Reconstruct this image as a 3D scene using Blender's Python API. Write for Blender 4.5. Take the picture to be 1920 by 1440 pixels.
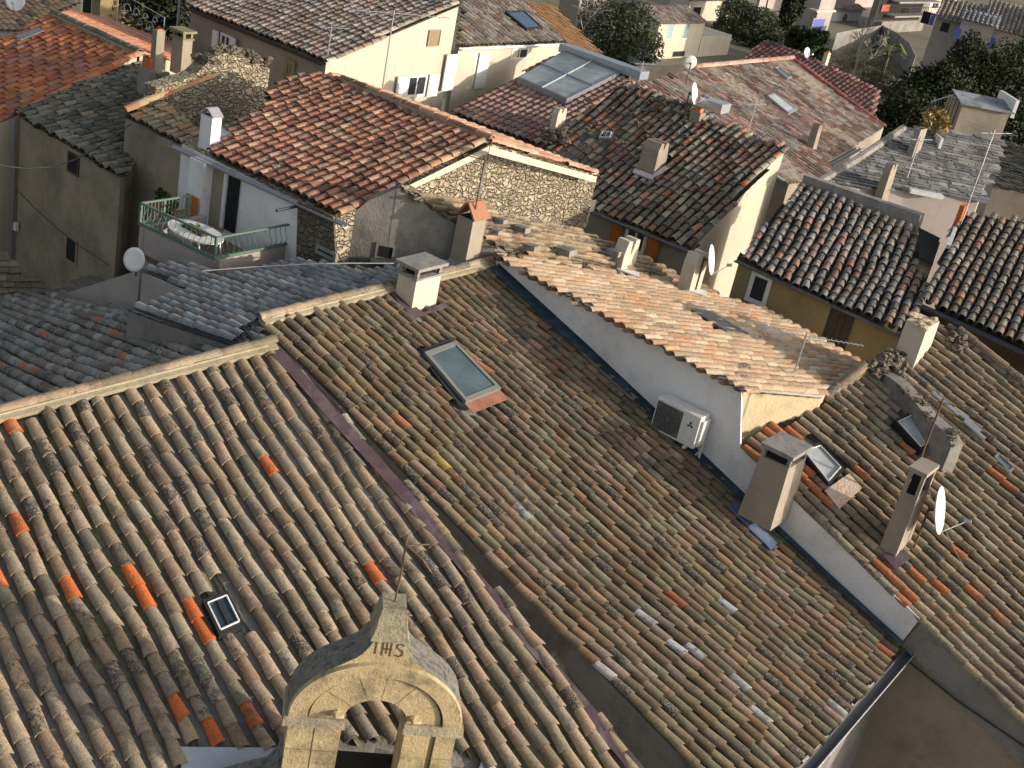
import bpy, math, random
import numpy as np
from math import radians, sin, cos, pi, hypot, atan2, floor, ceil
sc = bpy.context.scene
for o in list(bpy.data.objects): bpy.data.objects.remove(o)
C = sc.collection
V = lambda *a: np.array(a, dtype=float)

# ------------------------------------------------------------ camera, world, sun
FPX = 2400.0
_D = hypot(1100, 5060); TH = atan2(FPX, _D); SX, SY = -1100/_D, 5060/_D
CF = V(0, cos(TH), -sin(TH)); _U0 = V(0, sin(TH), cos(TH)); _X = V(1, 0, 0)
CR = SY*_X - SX*_U0; CU = SY*_U0 + SX*_X
cam = bpy.data.objects.new('camera', bpy.data.cameras.new('camera')); C.objects.link(cam)
from mathutils import Matrix, Vector
cam.matrix_world = Matrix(((CR[0], CU[0], -CF[0], 0), (CR[1], CU[1], -CF[1], 0), (CR[2], CU[2], -CF[2], 0), (0, 0, 0, 1)))
cam.data.lens = 36*FPX/1920; cam.data.sensor_width = 36; cam.data.clip_end = 3000; cam.data.clip_start = .1
sc.camera = cam
SAZ, SEL = -10.0, 13.5
w = bpy.data.worlds.new('World'); sc.world = w; w.use_nodes = True
nt = w.node_tree; sky = nt.nodes.new('ShaderNodeTexSky'); sky.sky_type = 'NISHITA'; sky.sun_disc = False
sky.sun_elevation = radians(SEL); sky.sun_rotation = radians(90-SAZ); sky.air_density = 1.0; sky.dust_density = 3.0
bg = nt.nodes['Background']; hs_ = nt.nodes.new('ShaderNodeHueSaturation'); hs_.inputs['Saturation'].default_value = .45; nt.links.new(sky.outputs[0], hs_.inputs['Color']); nt.links.new(hs_.outputs[0], bg.inputs[0]); bg.inputs[1].default_value = .15
sl = bpy.data.lights.new('sun', 'SUN'); sl.energy = 3.4; sl.angle = radians(.5); sl.color = (1, .88, .73)
so = bpy.data.objects.new('sun', sl); C.objects.link(so)
sdir = V(cos(radians(SEL))*cos(radians(SAZ)), cos(radians(SEL))*sin(radians(SAZ)), sin(radians(SEL)))
so.rotation_mode = 'QUATERNION'; so.rotation_quaternion = Vector(sdir).to_track_quat('Z', 'Y'); so.location = (40, -20, 40)
sc.view_settings.view_transform = 'Standard'; sc.view_settings.look = 'None'
sc.view_settings.exposure = 0.52; sc.view_settings.gamma = 1
sc.render.engine = 'CYCLES'; sc.cycles.max_bounces = 5; sc.render.resolution_x = 1024; sc.render.resolution_y = 768
ZG = -17.5
RAZ = 56.9
def az(a): return V(cos(radians(a)), sin(radians(a)), 0)
R = az(RAZ); Q = az(RAZ-90); UP = V(0, 0, 1)

# ------------------------------------------------------------ pixel <-> place helpers
def ray(x, y): return CF + CR*((x-960)/FPX) - CU*((y-720)/FPX)
def atz(x, y, z): d = ray(x, y); return d*(z/d[2])
def atdep(x, y, dep): return ray(x, y)*dep
def proj(p): k = p@CF; return 960+FPX*(p@CR)/k, 720-FPX*(p@CU)/k
def hitp(x, y, P, n): d = ray(x, y); return d*((P@n)/(d@n))
def tox(p, d, x): return -(p@CR*FPX-(x-960)*(p@CF))/(d@CR*FPX-(x-960)*(d@CF))
def toy(p, d, y): return -(FPX*(p@CU)+(y-720)*(p@CF))/(FPX*(d@CU)+(y-720)*(d@CF))
def nz(a): return a/np.linalg.norm(a)
class PL:      # a sloping plane: u level-ish, v down the slope, n outwards
    def __init__(s, P, u, v):
        s.P = P; s.u = u; s.v = v; s.n = nz(np.cross(u, v))
        if s.n[2] < 0: s.n = -s.n
    @staticmethod
    def mk(px, z, a, slope):
        P = atz(px[0], px[1], z); h = az(a)
        return PL(P, az(a+90), h*cos(radians(slope))-UP*sin(radians(slope)))
    @staticmethod
    def thru(P, a, slope): h = az(a); return PL(P, az(a+90), h*cos(radians(slope))-UP*sin(radians(slope)))
    def at(s, px, h=0): return hitp(px[0], px[1], s.P, s.n)+s.n*h
    def uv(s, p): d = p-s.P; 
    def pt(s, a, b, h=0): return s.P+s.u*a+s.v*b+s.n*h
    def ab(s, p):
        d = p-s.P; G = np.array([[s.u@s.u, s.u@s.v], [s.u@s.v, s.v@s.v]])
        return np.linalg.solve(G, V(d@s.u, d@s.v))
    def zat(s, p): # z of plane above xy of p
        d = p-s.P; return s.P[2]-(d[0]*s.n[0]+d[1]*s.n[1])/s.n[2]

# ------------------------------------------------------------ mesh building
ORG = {}
class MB:
    def __init__(s): s.v = []; s.f = []; s.m = []; s.c = []; s.usec = False
    def add(s, vs, fs, mi=0, col=None):
        b = len(s.v); s.v.extend(vs); s.f.extend([tuple(i+b for i in f) for f in fs]); s.m.extend([mi]*len(fs))
        if col is not None: s.usec = True
        s.c.extend([col if col is not None else (.5, .5, .5, 0)]*len(vs))
    def quad(s, a, b, c, d, mi=0, col=None): s.add([a, b, c, d], [(0, 1, 2, 3)], mi, col)
    def box(s, o, a, b, c, mi=0, top=1.0, col=None):   # corner o, edge vectors a,b,c ; top = taper of the upper face
        m = o+(a+b)/2
        lo = [o, o+a, o+a+b, o+b]; hi = [m+(p-m)*top+c for p in lo]
        s.add(lo+hi, [(3, 2, 1, 0), (4, 5, 6, 7), (0, 1, 5, 4), (1, 2, 6, 5), (2, 3, 7, 6), (3, 0, 4, 7)], mi, col)
    def cbox(s, c, a, b, h, mi=0, top=1.0, col=None): s.box(c-a/2-b/2, a, b, h, mi, top, col)
    def tube(s, pts, r, n=6, mi=0, r2=None, col=None, cap=True):
        pts = [np.asarray(p, float) for p in pts]; L = len(pts); vs = []
        for i, p in enumerate(pts):
            d = nz(pts[min(i+1, L-1)]-pts[max(i-1, 0)]); a = np.cross(d, UP)
            if np.linalg.norm(a) < .05: a = np.cross(d, V(1, 0, 0))
            a = nz(a); b = np.cross(d, a); rr = r if r2 is None else r+(r2-r)*i/(L-1)
            for k in range(n): t = 2*pi*k/n; vs.append(p+a*cos(t)*rr+b*sin(t)*rr)
        fs = [(i*n+k, i*n+(k+1) % n, (i+1)*n+(k+1) % n, (i+1)*n+k) for i in range(L-1) for k in range(n)]
        if cap: fs += [tuple(range(n))[::-1], tuple((L-1)*n+k for k in range(n))]
        s.add(vs, fs, mi, col)
    def slab(s, pts, d, mi=0, col=None):    # polygon pts extruded by vector d
        n = len(pts); s.add(list(pts)+[p+d for p in pts], [tuple(range(n))[::-1], tuple(range(n, 2*n))]+[(i, (i+1) % n, n+(i+1) % n, n+i) for i in range(n)], mi, col)
    def blob(s, c, r, mi=0, col=None, seed=0, sq=(1.1, 1, .5), n=1):
        rd = random.Random(seed); vs = []; N = 7; M = 5
        for i in range(1, M):
            for k in range(N):
                t = pi*i/M; p = 2*pi*k/N+i; q = r*rd.uniform(.72, 1.2)
                vs.append(c+V(sin(t)*cos(p)*q*sq[0], sin(t)*sin(p)*q*sq[1], cos(t)*q*sq[2]))
        vs += [c+V(0, 0, r*sq[2]), c-V(0, 0, r*sq[2])]; T = len(vs)-2; fs = []
        for i in range(M-2):
            for k in range(N): fs.append((i*N+k, (i+1)*N+k, (i+1)*N+(k+1) % N, i*N+(k+1) % N))
        for k in range(N): fs.append((T, k, (k+1) % N)); fs.append((T+1, (M-2)*N+(k+1) % N, (M-2)*N+k))
        s.add(vs, fs, mi, col)
    def build(s, name, mats, parent=None, smooth=False, loc=None, fix=True):
        if not isinstance(mats, (list, tuple)): mats = [mats]
        me = bpy.data.meshes.new(name)
        vs = np.array(s.v, dtype=float)
        org = ORG[parent.name] if parent is not None else (V(*loc) if loc is not None else V(0, 0, 0))
        if parent is None and loc is None and len(vs):
            org = V(vs[:, 0].mean(), vs[:, 1].mean(), vs[:, 2].min())
        vs = vs-org
        me.from_pydata(vs.tolist(), [], s.f)
        for m in mats: me.materials.append(m)
        me.polygons.foreach_set('material_index', s.m)
        if smooth: me.polygons.foreach_set('use_smooth', [True]*len(s.f))
        if s.usec:
            ca = me.color_attributes.new('tcol', 'FLOAT_COLOR', 'POINT'); ca.data.foreach_set('color', np.array(s.c, dtype=np.float32).ravel())
        if fix:
            import bmesh
            b = bmesh.new(); b.from_mesh(me); bmesh.ops.recalc_face_normals(b, faces=b.faces); b.to_mesh(me); b.free()
        me.update()
        o = bpy.data.objects.new(name, me); C.objects.link(o)
        if parent is not None: o.parent = parent
        else: o.location = org
        ORG[o.name] = org
        return o
def tag(o, label, cat, group=None, kind=None):
    if label: o['label'] = label
    if cat: o['category'] = cat
    if group: o['group'] = group
    if kind: o['kind'] = kind
    return o
def thing(name, loc, label, cat, group=None):
    o = bpy.data.objects.new(name, None); C.objects.link(o); o.location = tuple(loc); ORG[o.name] = V(*loc); o.empty_display_size = .3
    return tag(o, label, cat, group)

# ------------------------------------------------------------ materials
def newmat(name):
    m = bpy.data.materials.new(name); m.use_nodes = True; t = m.node_tree; t.nodes.clear()
    out = t.nodes.new('ShaderNodeOutputMaterial'); b = t.nodes.new('ShaderNodeBsdfPrincipled'); t.links.new(b.outputs[0], out.inputs[0])
    return m, t, b
def nn(t, ty, **k):
    n = t.nodes.new(ty)
    for a, b in k.items(): setattr(n, a, b)
    return n
def noise(t, co, scale, detail=4, rough=.6):
    n = nn(t, 'ShaderNodeTexNoise'); n.inputs['Scale'].default_value = scale; n.inputs['Detail'].default_value = detail; n.inputs['Roughness'].default_value = rough
    t.links.new(co, n.inputs['Vector']); return n.outputs['Fac']
def mapr(t, x, a, b, c=0., d=1.):
    n = nn(t, 'ShaderNodeMapRange'); n.inputs[1].default_value = a; n.inputs[2].default_value = b; n.inputs[3].default_value = c; n.inputs[4].default_value = d
    if hasattr(x, 'links'): t.links.new(x, n.inputs[0])
    return n.outputs[0]
def mixc(t, f, a, b, mode='MIX'):
    n = nn(t, 'ShaderNodeMix', data_type='RGBA', blend_type=mode)
    for i, x in ((0, f), (6, a), (7, b)):
        if hasattr(x, 'links'): t.links.new(x, n.inputs[i])
        elif i == 0: n.inputs[0].default_value = x
        else: n.inputs[i].default_value = (*x, 1)
    return n.outputs[2]
def mth(t, op, a, b):
    n = nn(t, 'ShaderNodeMath', operation=op)
    for i, x in enumerate((a, b)):
        if hasattr(x, 'links'): t.links.new(x, n.inputs[i])
        else: n.inputs[i].default_value = x
    return n.outputs[0]
def bump(t, b, h, st=.4, dist=.02):
    n = nn(t, 'ShaderNodeBump'); n.inputs['Strength'].default_value = st; n.inputs['Distance'].default_value = dist
    t.links.new(h, n.inputs['Height']); t.links.new(n.outputs[0], b.inputs['Normal'])
def geo(t): return nn(t, 'ShaderNodeNewGeometry').outputs['Position']

def tile_mat(name, moss=.3, dark=.72, dirt=(.13, .11, .07)):
    m, t, b = newmat(name); co = geo(t)
    at = nn(t, 'ShaderNodeAttribute', attribute_name='tcol'); col, al = at.outputs['Color'], at.outputs['Alpha']
    n1 = noise(t, co, 5, 5, .65); n2 = noise(t, co, 28, 4, .7); n3 = noise(t, co, 75, 3, .6); n4 = noise(t, co, 1.3, 3)
    v = nn(t, 'ShaderNodeMix', data_type='RGBA', blend_type='MULTIPLY'); v.inputs[0].default_value = 1; t.links.new(col, v.inputs[6])
    g = mapr(t, n2, .25, .8, .6, 1.3); cmb = nn(t, 'ShaderNodeCombineColor')
    for i in range(3): t.links.new(g, cmb.inputs[i])
    t.links.new(cmb.outputs[0], v.inputs[7]); c = v.outputs[2]
    c = mixc(t, mapr(t, n1, .5, .72, 0, moss), c, dirt)                       # greenish brown growth
    n5 = noise(t, co, 11, 5, .7)
    n6 = noise(t, co, 1.9, 7, .72)
    c = mixc(t, mapr(t, n6, .52, .66, 0, dark), c, (.085, .075, .055))               # grime spreading over many tiles
    mk = mapr(t, mth(t, 'ADD', n5, mth(t, 'MULTIPLY', al, .3)), .66, .76)
    c = mixc(t, mth(t, 'MULTIPLY', mk, .85), c, (.05, .04, .03))                # dark lichen crust in patches
    sp = mapr(t, mth(t, 'ADD', n3, mth(t, 'MULTIPLY', n2, .35)), .74, .8)
    c = mixc(t, mth(t, 'MULTIPLY', sp, mth(t, 'MULTIPLY', mk, .9)), c, (.46, .45, .41))   # pale spots on the crust
    c = mixc(t, mapr(t, n4, .62, .7, 0, .35), c, (.3, .29, .2))
    t.links.new(c, b.inputs['Base Color']); b.inputs['Roughness'].default_value = .9; b.inputs['Specular IOR Level'].default_value = .25
    bump(t, b, mth(t, 'ADD', n2, mth(t, 'MULTIPLY', n3, .5)), .55, .02)
    return m
def plaster(name, c1, c2, scale=1.2, stain=None, st_amt=.5, bmp=.25, rough=.92, fine=20, streak=False):
    m, t, b = newmat(name); co = geo(t)
    n1 = noise(t, co, scale, 6, .65); n2 = noise(t, co, fine, 5, .7)
    c = mixc(t, mapr(t, n1, .3, .7), c1, c2)
    c = mixc(t, mapr(t, n2, .3, .75, 0, .35), c, tuple(x*.6 for x in c1))
    if stain is not None:
        n3 = noise(t, co, scale*.7, 6, .75)
        if streak:
            mp = nn(t, 'ShaderNodeMapping'); mp.inputs['Scale'].default_value = (3.5, 3.5, .35); t.links.new(co, mp.inputs[0]); n3 = noise(t, mp.outputs[0], 1.0, 5, .7)
        c = mixc(t, mapr(t, n3, .48, .68, 0, st_amt), c, stain)
    t.links.new(c, b.inputs['Base Color']); b.inputs['Roughness'].default_value = rough; b.inputs['Specular IOR Level'].default_value = .2
    bump(t, b, mth(t, 'ADD', n1, n2), bmp, .03)
    return m
def rubble(name, mortar, cols, scale=4.5, dist=.06):
    m, t, b = newmat(name); co = geo(t)
    mp = nn(t, 'ShaderNodeMapping'); mp.inputs['Scale'].default_value = (1, 1, 1.5); t.links.new(co, mp.inputs[0])
    nz_ = nn(t, 'ShaderNodeTexNoise'); nz_.inputs['Scale'].default_value = 3; t.links.new(mp.outputs[0], nz_.inputs['Vector'])
    ad = nn(t, 'ShaderNodeVectorMath', operation='MULTIPLY_ADD'); t.links.new(nz_.outputs['Color'], ad.inputs[0]); ad.inputs[1].default_value = (.5, .5, .4); t.links.new(mp.outputs[0], ad.inputs[2])
    vo = nn(t, 'ShaderNodeTexVoronoi', feature='DISTANCE_TO_EDGE'); vo.inputs['Scale'].default_value = scale; t.links.new(ad.outputs[0], vo.inputs['Vector'])
    vc = nn(t, 'ShaderNodeTexVoronoi'); vc.inputs['Scale'].default_value = scale; t.links.new(ad.outputs[0], vc.inputs['Vector'])
    cr = nn(t, 'ShaderNodeValToRGB'); sp = nn(t, 'ShaderNodeSeparateColor'); t.links.new(vc.outputs['Color'], sp.inputs[0]); t.links.new(sp.outputs[0], cr.inputs[0])
    el = cr.color_ramp.elements; el[0].color = (*cols[0], 1); el[1].color = (*cols[-1], 1)
    for i, q in enumerate(cols[1:-1]): e = el.new((i+1)/(len(cols)-1)); e.color = (*q, 1)
    n2 = noise(t, co, 25, 4); n0 = noise(t, co, .9, 4)
    edge = mapr(t, mth(t, 'ADD', vo.outputs['Distance'], mth(t, 'MULTIPLY', mth(t, 'SUBTRACT', n0, .5), .25)), .03, .11)
    c = mixc(t, edge, mortar, cr.outputs[0]); c = mixc(t, mapr(t, n2, .3, .8, 0, .5), c, tuple(x*.5 for x in mortar))
    t.links.new(c, b.inputs['Base Color']); b.inputs['Roughness'].default_value = .95
    bump(t, b, mth(t, 'ADD', mapr(t, vo.outputs['Distance'], 0, .2), mth(t, 'MULTIPLY', n2, .25)), 1.0, dist)
    return m
def flat(name, c, rough=.6, metal=0., spec=.4, var=.15, scale=12):
    m, t, b = newmat(name); co = geo(t); n1 = noise(t, co, scale, 5, .65)
    cc = mixc(t, mapr(t, n1, .3, .75, 0, 1), c, tuple(x*(1-var*1.6) for x in c))
    t.links.new(cc, b.inputs['Base Color']); b.inputs['Roughness'].default_value = rough; b.inputs['Metallic'].default_value = metal; b.inputs['Specular IOR Level'].default_value = spec
    return m
def glassm(name, c=(.05, .07, .08), rough=.08):
    m, t, b = newmat(name); n = noise(t, geo(t), 2.2, 4, .6)
    t.links.new(mixc(t, mapr(t, n, .4, .7, 0, .5), c, tuple(x*2.2 for x in c)), b.inputs['Base Color']); t.links.new(mapr(t, n, .3, .7, rough, rough+.12), b.inputs['Roughness']); b.inputs['Specular IOR Level'].default_value = .8
    return m

T_tan = tile_mat('tan tile', .25); T_olive = tile_mat('olive tile', .55); T_red = tile_mat('red tile', .3, dirt=(.1, .07, .05)); T_grey = tile_mat('grey tile', .45, dirt=(.1, .11, .08))
T_new = tile_mat('pale tile', .1, .12, dirt=(.3, .2, .12)); T_moss = tile_mat('mossy tile', .8, dirt=(.09, .085, .055))
mortar = plaster('lime mortar', (.33, .29, .2), (.42, .36, .26), 4, (.2, .17, .11), .6, .6)
M_dark_under = flat('tile underlay', (.07, .06, .05), .95)
P_white = plaster('white render', (.84, .83, .82), (.78, .77, .76), 1.1, (.4, .38, .35), .5, .3)
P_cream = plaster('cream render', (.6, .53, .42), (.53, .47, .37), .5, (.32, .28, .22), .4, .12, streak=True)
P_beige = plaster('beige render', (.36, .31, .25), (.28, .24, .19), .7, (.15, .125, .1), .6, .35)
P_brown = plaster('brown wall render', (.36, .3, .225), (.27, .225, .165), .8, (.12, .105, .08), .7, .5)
P_grey = plaster('grey stucco', (.29, .27, .245), (.2, .19, .175), 1.1, (.08, .08, .075), .75, .7)
P_yellow = plaster('yellow render', (.6, .5, .33), (.52, .43, .28), 1.5, (.3, .24, .14), .5, .5)
P_ochre = plaster('ochre render', (.33, .25, .13), (.27, .205, .115), .8, (.11, .09, .06), .6, .3)
P_pink = plaster('pinkish render', (.42, .37, .34), (.36, .32, .3), .7, (.2, .17, .15), .4, .15)
P_stone = plaster('cote stone', (.58, .46, .27), (.42, .33, .19), 2.2, (.14, .115, .075), .9, .7, fine=30)
P_crust = plaster('lichen crusted stone', (.2, .19, .165), (.36, .345, .3), 14, (.05, .048, .042), .95, 1.0, fine=70)
P_crustd = plaster('black crusted stone', (.05, .052, .05), (.09, .09, .085), 6, (.2, .2, .18), .25, .9, fine=60)
P_conc = plaster('weathered concrete', (.34, .325, .3), (.24, .23, .215), 5, (.1, .1, .09), .6, .5, fine=40)
S_gold = rubble('sunny rubble stone', (.46, .38, .26), [(.48, .4, .27), (.35, .29, .2), (.56, .48, .34), (.25, .2, .14), (.5, .42, .29)], 6.0, .1)
S_dark = rubble('dark rubble stone', (.17, .14, .1), [(.2, .165, .11), (.12, .1, .075), (.25, .2, .14)], 5.5, .06)
S_slate = None
M_maroon = plaster('maroon flashing', (.07, .042, .048), (.11, .075, .085), 3.5, (.2, .17, .19), .5, .3, .4); M_navy = flat('dark blue coating', (.022, .04, .07), .55, 0, .4, .5, 3)
M_zinc = flat('zinc', (.5, .52, .55), .4, .6, .5, .2); M_gutter = flat('grey gutter paint', (.22, .22, .25), .5, .1); M_whitep = flat('white paint', (.74, .74, .72), .5)
M_black = flat('black metal', (.03, .03, .035), .5); M_iron = flat('rusty iron', (.13, .085, .05), .8); M_alu = flat('aluminium', (.55, .56, .57), .35, .8)
M_green = flat('green railing paint', (.12, .18, .145), .6); M_terra = flat('terracotta', (.55, .16, .06), .8); M_orange = flat('orange shutter paint', (.42, .15, .03), .7)
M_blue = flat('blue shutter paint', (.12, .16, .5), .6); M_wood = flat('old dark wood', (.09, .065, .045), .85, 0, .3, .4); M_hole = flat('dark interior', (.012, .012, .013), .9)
M_plast = flat('cream plastic', (.74, .73, .69), .5); M_grille = flat('fan grille', (.13, .125, .115), .6); M_dish = flat('dish white', (.78, .79, .78), .45, 0, .5, .05)
M_bark = flat('bark', (.14, .1, .07), .9); M_barepale = flat('pale bark', (.42, .37, .31), .9)
G_win = glassm('window glass', (.03, .035, .04)); G_sky = glassm('skylight glass', (.06, .09, .1), .12); G_cons = glassm('dusty glass roof', (.27, .3, .3), .3); G_refl = glassm('painted reflection glass', (.36, .38, .38), .35)  # last glass has the skylights' bright sky reflection painted into its base colour
def leafm(name, c1, c2):
    m, t, b = newmat(name); n = noise(t, geo(t), 1.6, 3); n2 = noise(t, geo(t), 9, 2)
    t.links.new(mixc(t, mapr(t, mth(t, 'ADD', n, mth(t, 'MULTIPLY', n2, .4)), .55, .85), c1, c2), b.inputs['Base Color']); b.inputs['Roughness'].default_value = .7; b.inputs['Specular IOR Level'].default_value = .2
    return m
L_dark = leafm('dark evergreen leaves', (.014, .024, .01), (.045, .056, .022)); L_mid = leafm('olive leaves', (.05, .065, .035), (.1, .115, .065)); L_yel = leafm('yellow green leaves', (.11, .15, .03), (.2, .22, .06)); L_dry = leafm('dry bamboo', (.25, .17, .06), (.35, .26, .1))

ORANGE = (.60, .155, .045)
# ------------------------------------------------------------ tiled roofs
def inpoly(p, poly):
    x, y = p; r = False; n = len(poly)
    for i in range(n):
        x1, y1 = poly[i]; x2, y2 = poly[(i+1) % n]
        if (y1 > y) != (y2 > y) and x < (x2-x1)*(y-y1)/(y2-y1)+x1: r = not r
    return r
def roof_tiles(pl, poly, pitch=.22, ex=.33, pal=((.4, .3, .2),), lich=.12, seed=1, K=6, PK=4, holes=(), special={}, sag=.03, pans=True, cov=.37, hgt=.85, jit=1., pcol=(.16, .14, .09), off=0., lmax=1., name=None, rimdark=.8, thick=.016, vary=.18):
    rd = random.Random(seed); mb = MB()
    pab = [tuple(pl.ab(pl.at(p))) for p in poly]; hab = [[tuple(pl.ab(pl.at(p))) for p in h] for h in holes]
    sp = [(tuple(pl.ab(pl.at(p))), c) for p, c in special.items()]
    ph = [rd.uniform(0, 6) for _ in range(6)]
    def hz(a, b): return sag*(sin(a*.9+ph[0])*sin(b*.7+ph[1])+.4*sin(a*2.3+ph[2]+b*.5))-.01
    def ja(b, i): return .018*jit*sin(b*.8+ph[3])+.012*jit*sin(b*1.9+i*.7+ph[4])
    a0, a1 = min(p[0] for p in pab), max(p[0] for p in pab)
    u, v, n, P = pl.u, pl.v, pl.n, pl.P
    cs = [(cos(pi*k/K), sin(pi*k/K)) for k in range(K+1)]; pc = [(cos(pi*k/PK), sin(pi*k/PK)) for k in range(PK+1)]
    N = len(pab); i0 = int(floor(a0/pitch))-1; i1 = int(ceil(a1/pitch))+1
    for i in range(i0, i1+1):
        for half in ((0, 1) if pans else (0,)):
            a = (i+.5*half)*pitch+off
            xs = []
            for k in range(N):
                (x1, y1), (x2, y2) = pab[k], pab[(k+1) % N]
                if (x1 > a) != (x2 > a): xs.append(y1+(y2-y1)*(a-x1)/(x2-x1))
            xs.sort()
            for k in range(0, len(xs)-1, 2):
                b0, b1 = xs[k], xs[k+1]; b1 += rd.uniform(-.03, .03)*jit; nt_ = max(1, int(round((b1-b0)/ex)))
                e = ex*rd.uniform(.97, 1.03)
                for j in range(nt_):
                    bl = b1-j*e; bu = bl-e*1.12
                    if bu < b0-e*.3: bu = b0-.02
                    if bl-bu < .06: continue
                    mid = (a, (bl+bu)/2)
                    if any(inpoly(mid, h) for h in hab): continue
                    if half:
                        r = pitch*.36; z0 = hz(a, bu)-.012; z1 = hz(a, bl)+.004; ax = a+ja(bu, i); ay = a+ja(bl, i); f_ = rd.uniform(.7, 1.2)
                        vs = [P+u*(ax-r*c)+v*bu+n*(z0-r*.62*s_+.0) for c, s_ in pc]+[P+u*(ay-r*c*.95)+v*bl+n*(z1-r*.62*s_) for c, s_ in pc]
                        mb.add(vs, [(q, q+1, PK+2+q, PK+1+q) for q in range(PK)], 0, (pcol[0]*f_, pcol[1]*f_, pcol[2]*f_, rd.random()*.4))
                        continue
                    c = rd.choice(pal); f_ = 1+rd.uniform(-vary, vary); g_ = rd.uniform(-.02, .02)
                    li = rd.random(); li = rd.uniform(.35, 1)*lmax if li < lich else rd.uniform(0, .3)*lmax
                    col = (max(.01, c[0]*f_+g_), c[1]*f_, max(.01, c[2]*f_-g_*.5), li)
                    for (q, cc) in sp:
                        if abs(q[0]-a) < pitch*.5 and bl-e-.0 <= q[1] < bl: col = tuple(cc) if len(cc) == 4 else (*cc, 0.); c = cc
                    ru = pitch*cov*rd.uniform(.8, .9); rl = pitch*cov*rd.uniform(1.0, 1.1)
                    dl = rd.gauss(0, .007)*jit; du = rd.gauss(0, .005)*jit; bl_ = bl; bl = bl+(rd.uniform(.01, .05)*jit if rd.random() < .07 and j else rd.uniform(-.008, .01)*jit); zz = rd.uniform(-.004, .006)*jit
                    z0 = hz(a, bu)+.002+zz; z1 = hz(a, bl)+thick+.006+zz
                    ax = a+ja(bu, i)+du; ay = a+ja(bl, i)+dl; sk = rd.uniform(-.012, .012)*jit
                    vs = [P+u*(ax-ru*c_)+v*bu+n*(z0+ru*hgt*s_) for c_, s_ in cs]
                    vs += [P+u*(ay-rl*c_)+v*(bl+sk*c_)+n*(z1+rl*hgt*s_) for c_, s_ in cs]
                    fs = [(q, q+1, K+2+q, K+1+q) for q in range(K)]
                    mb.add(vs, fs, 0, col)
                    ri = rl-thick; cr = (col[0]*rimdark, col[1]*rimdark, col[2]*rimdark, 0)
                    rv = [P+u*(ay-rl*c_)+v*(bl+sk*c_)+n*(z1+rl*hgt*s_) for c_, s_ in cs]+[P+u*(ay-ri*c_)+v*(bl+sk*c_-.001)+n*(z1+ri*hgt*s_-.001) for c_, s_ in cs]
                    if j == 0 and K >= 6: rv2 = [P+u*(ay-ri*c_)+v*(bl-.15)+n*(z1-.01+ri*hgt*s_) for c_, s_ in cs]; mb.add(rv[K+1:]+rv2, fs, 0, cr)
                    mb.add(rv, fs, 0, cr)
    return mb
def halfpipes(mb, p0, p1, up, r=.1, L=.42, pal=((.42, .3, .2),), seed=0, bed=True, K=6, lich=.2, bedmi=1, h=0.):
    rd = random.Random(seed); d = p1-p0; T = np.linalg.norm(d); d = d/T; s = nz(np.cross(d, up)); up = nz(np.cross(s, d)); n = max(1, int(round(T/L))); e = T/n
    cs = [(cos(pi*k/K), sin(pi*k/K)) for k in range(K+1)]
    if bed:
        mb.box(p0-s*r*1.25-up*.1+up*h, d*T, s*r*2.5, up*.12, bedmi, .93)
    for i in range(n):
        a = p0+d*e*i+up*h; b = p0+d*e*(i+1.08)+up*h; c = rd.choice(pal); f = rd.uniform(.8, 1.2); li = rd.uniform(.3, .9) if rd.random() < lich else rd.uniform(0, .3)
        k1, k2 = rd.uniform(-.01, .01), rd.uniform(-.01, .01)
        vs = [a+s*(k1+r*.88*c_)+up*(r*.85*s_) for c_, s_ in cs]+[b+s*(k2+r*1.05*c_)+up*(.014+r*.9*s_) for c_, s_ in cs]+[b+s*(k2+r*.9*c_)+up*(.0+r*.76*s_) for c_, s_ in cs]
        mb.add(vs, [(q, q+1, K+2+q, K+1+q) for q in range(K)]+[(K+1+q, K+2+q, 2*K+3+q, 2*K+2+q) for q in range(K)], 0, (c[0]*f, c[1]*f, c[2]*f, li))
def shrink(pts, d):
    n = len(pts); A = sum(pts[i][0]*pts[(i+1) % n][1]-pts[(i+1) % n][0]*pts[i][1] for i in range(n)); sg = 1 if A > 0 else -1; out = []
    for i in range(n):
        p0, p1, p2 = pts[i-1][:2], pts[i][:2], pts[(i+1) % n][:2]
        d1 = nz(p1-p0); d2 = nz(p2-p1); n1 = V(-d1[1], d1[0])*sg; n2 = V(-d2[1], d2[0])*sg
        den = 1+n1@n2
        m = (n1+n2)/den if den > .3 else n1
        out.append(p1+m*d)
    return out
def body(mb, pl, poly, drop=.09, inset=.12, zb=ZG, mi=0, side=None, px=True):
    """closed solid under a roof outline down to the ground; side(normal)->material index"""
    pts = [pl.at(p) for p in poly] if px else list(poly)
    q = shrink(pts, inset) if inset else [p[:2] for p in pts]
    top = [V(a[0], a[1], pl.zat(V(a[0], a[1], 0))-drop) for a in q]; bot = [V(a[0], a[1], zb) for a in q]; n = len(top)
    mb.add(top, [tuple(range(n))], mi); mb.add(bot, [tuple(range(n))[::-1]], mi)
    for i in range(n):
        j = (i+1) % n; m_ = mi
        if side:
            d = nz(top[j]-top[i]); nn_ = np.cross(d, UP); cen = sum(top)/n
            if nn_@(cen-top[i]) > 0: nn_ = -nn_
            m_ = side(nz(nn_))
        mb.quad(bot[i], bot[j], top[j], top[i], m_)
def onwall(px, P, d):   # point on the vertical plane through P along d
    return hitp(px[0], px[1], P, nz(np.cross(d, UP)))
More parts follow.
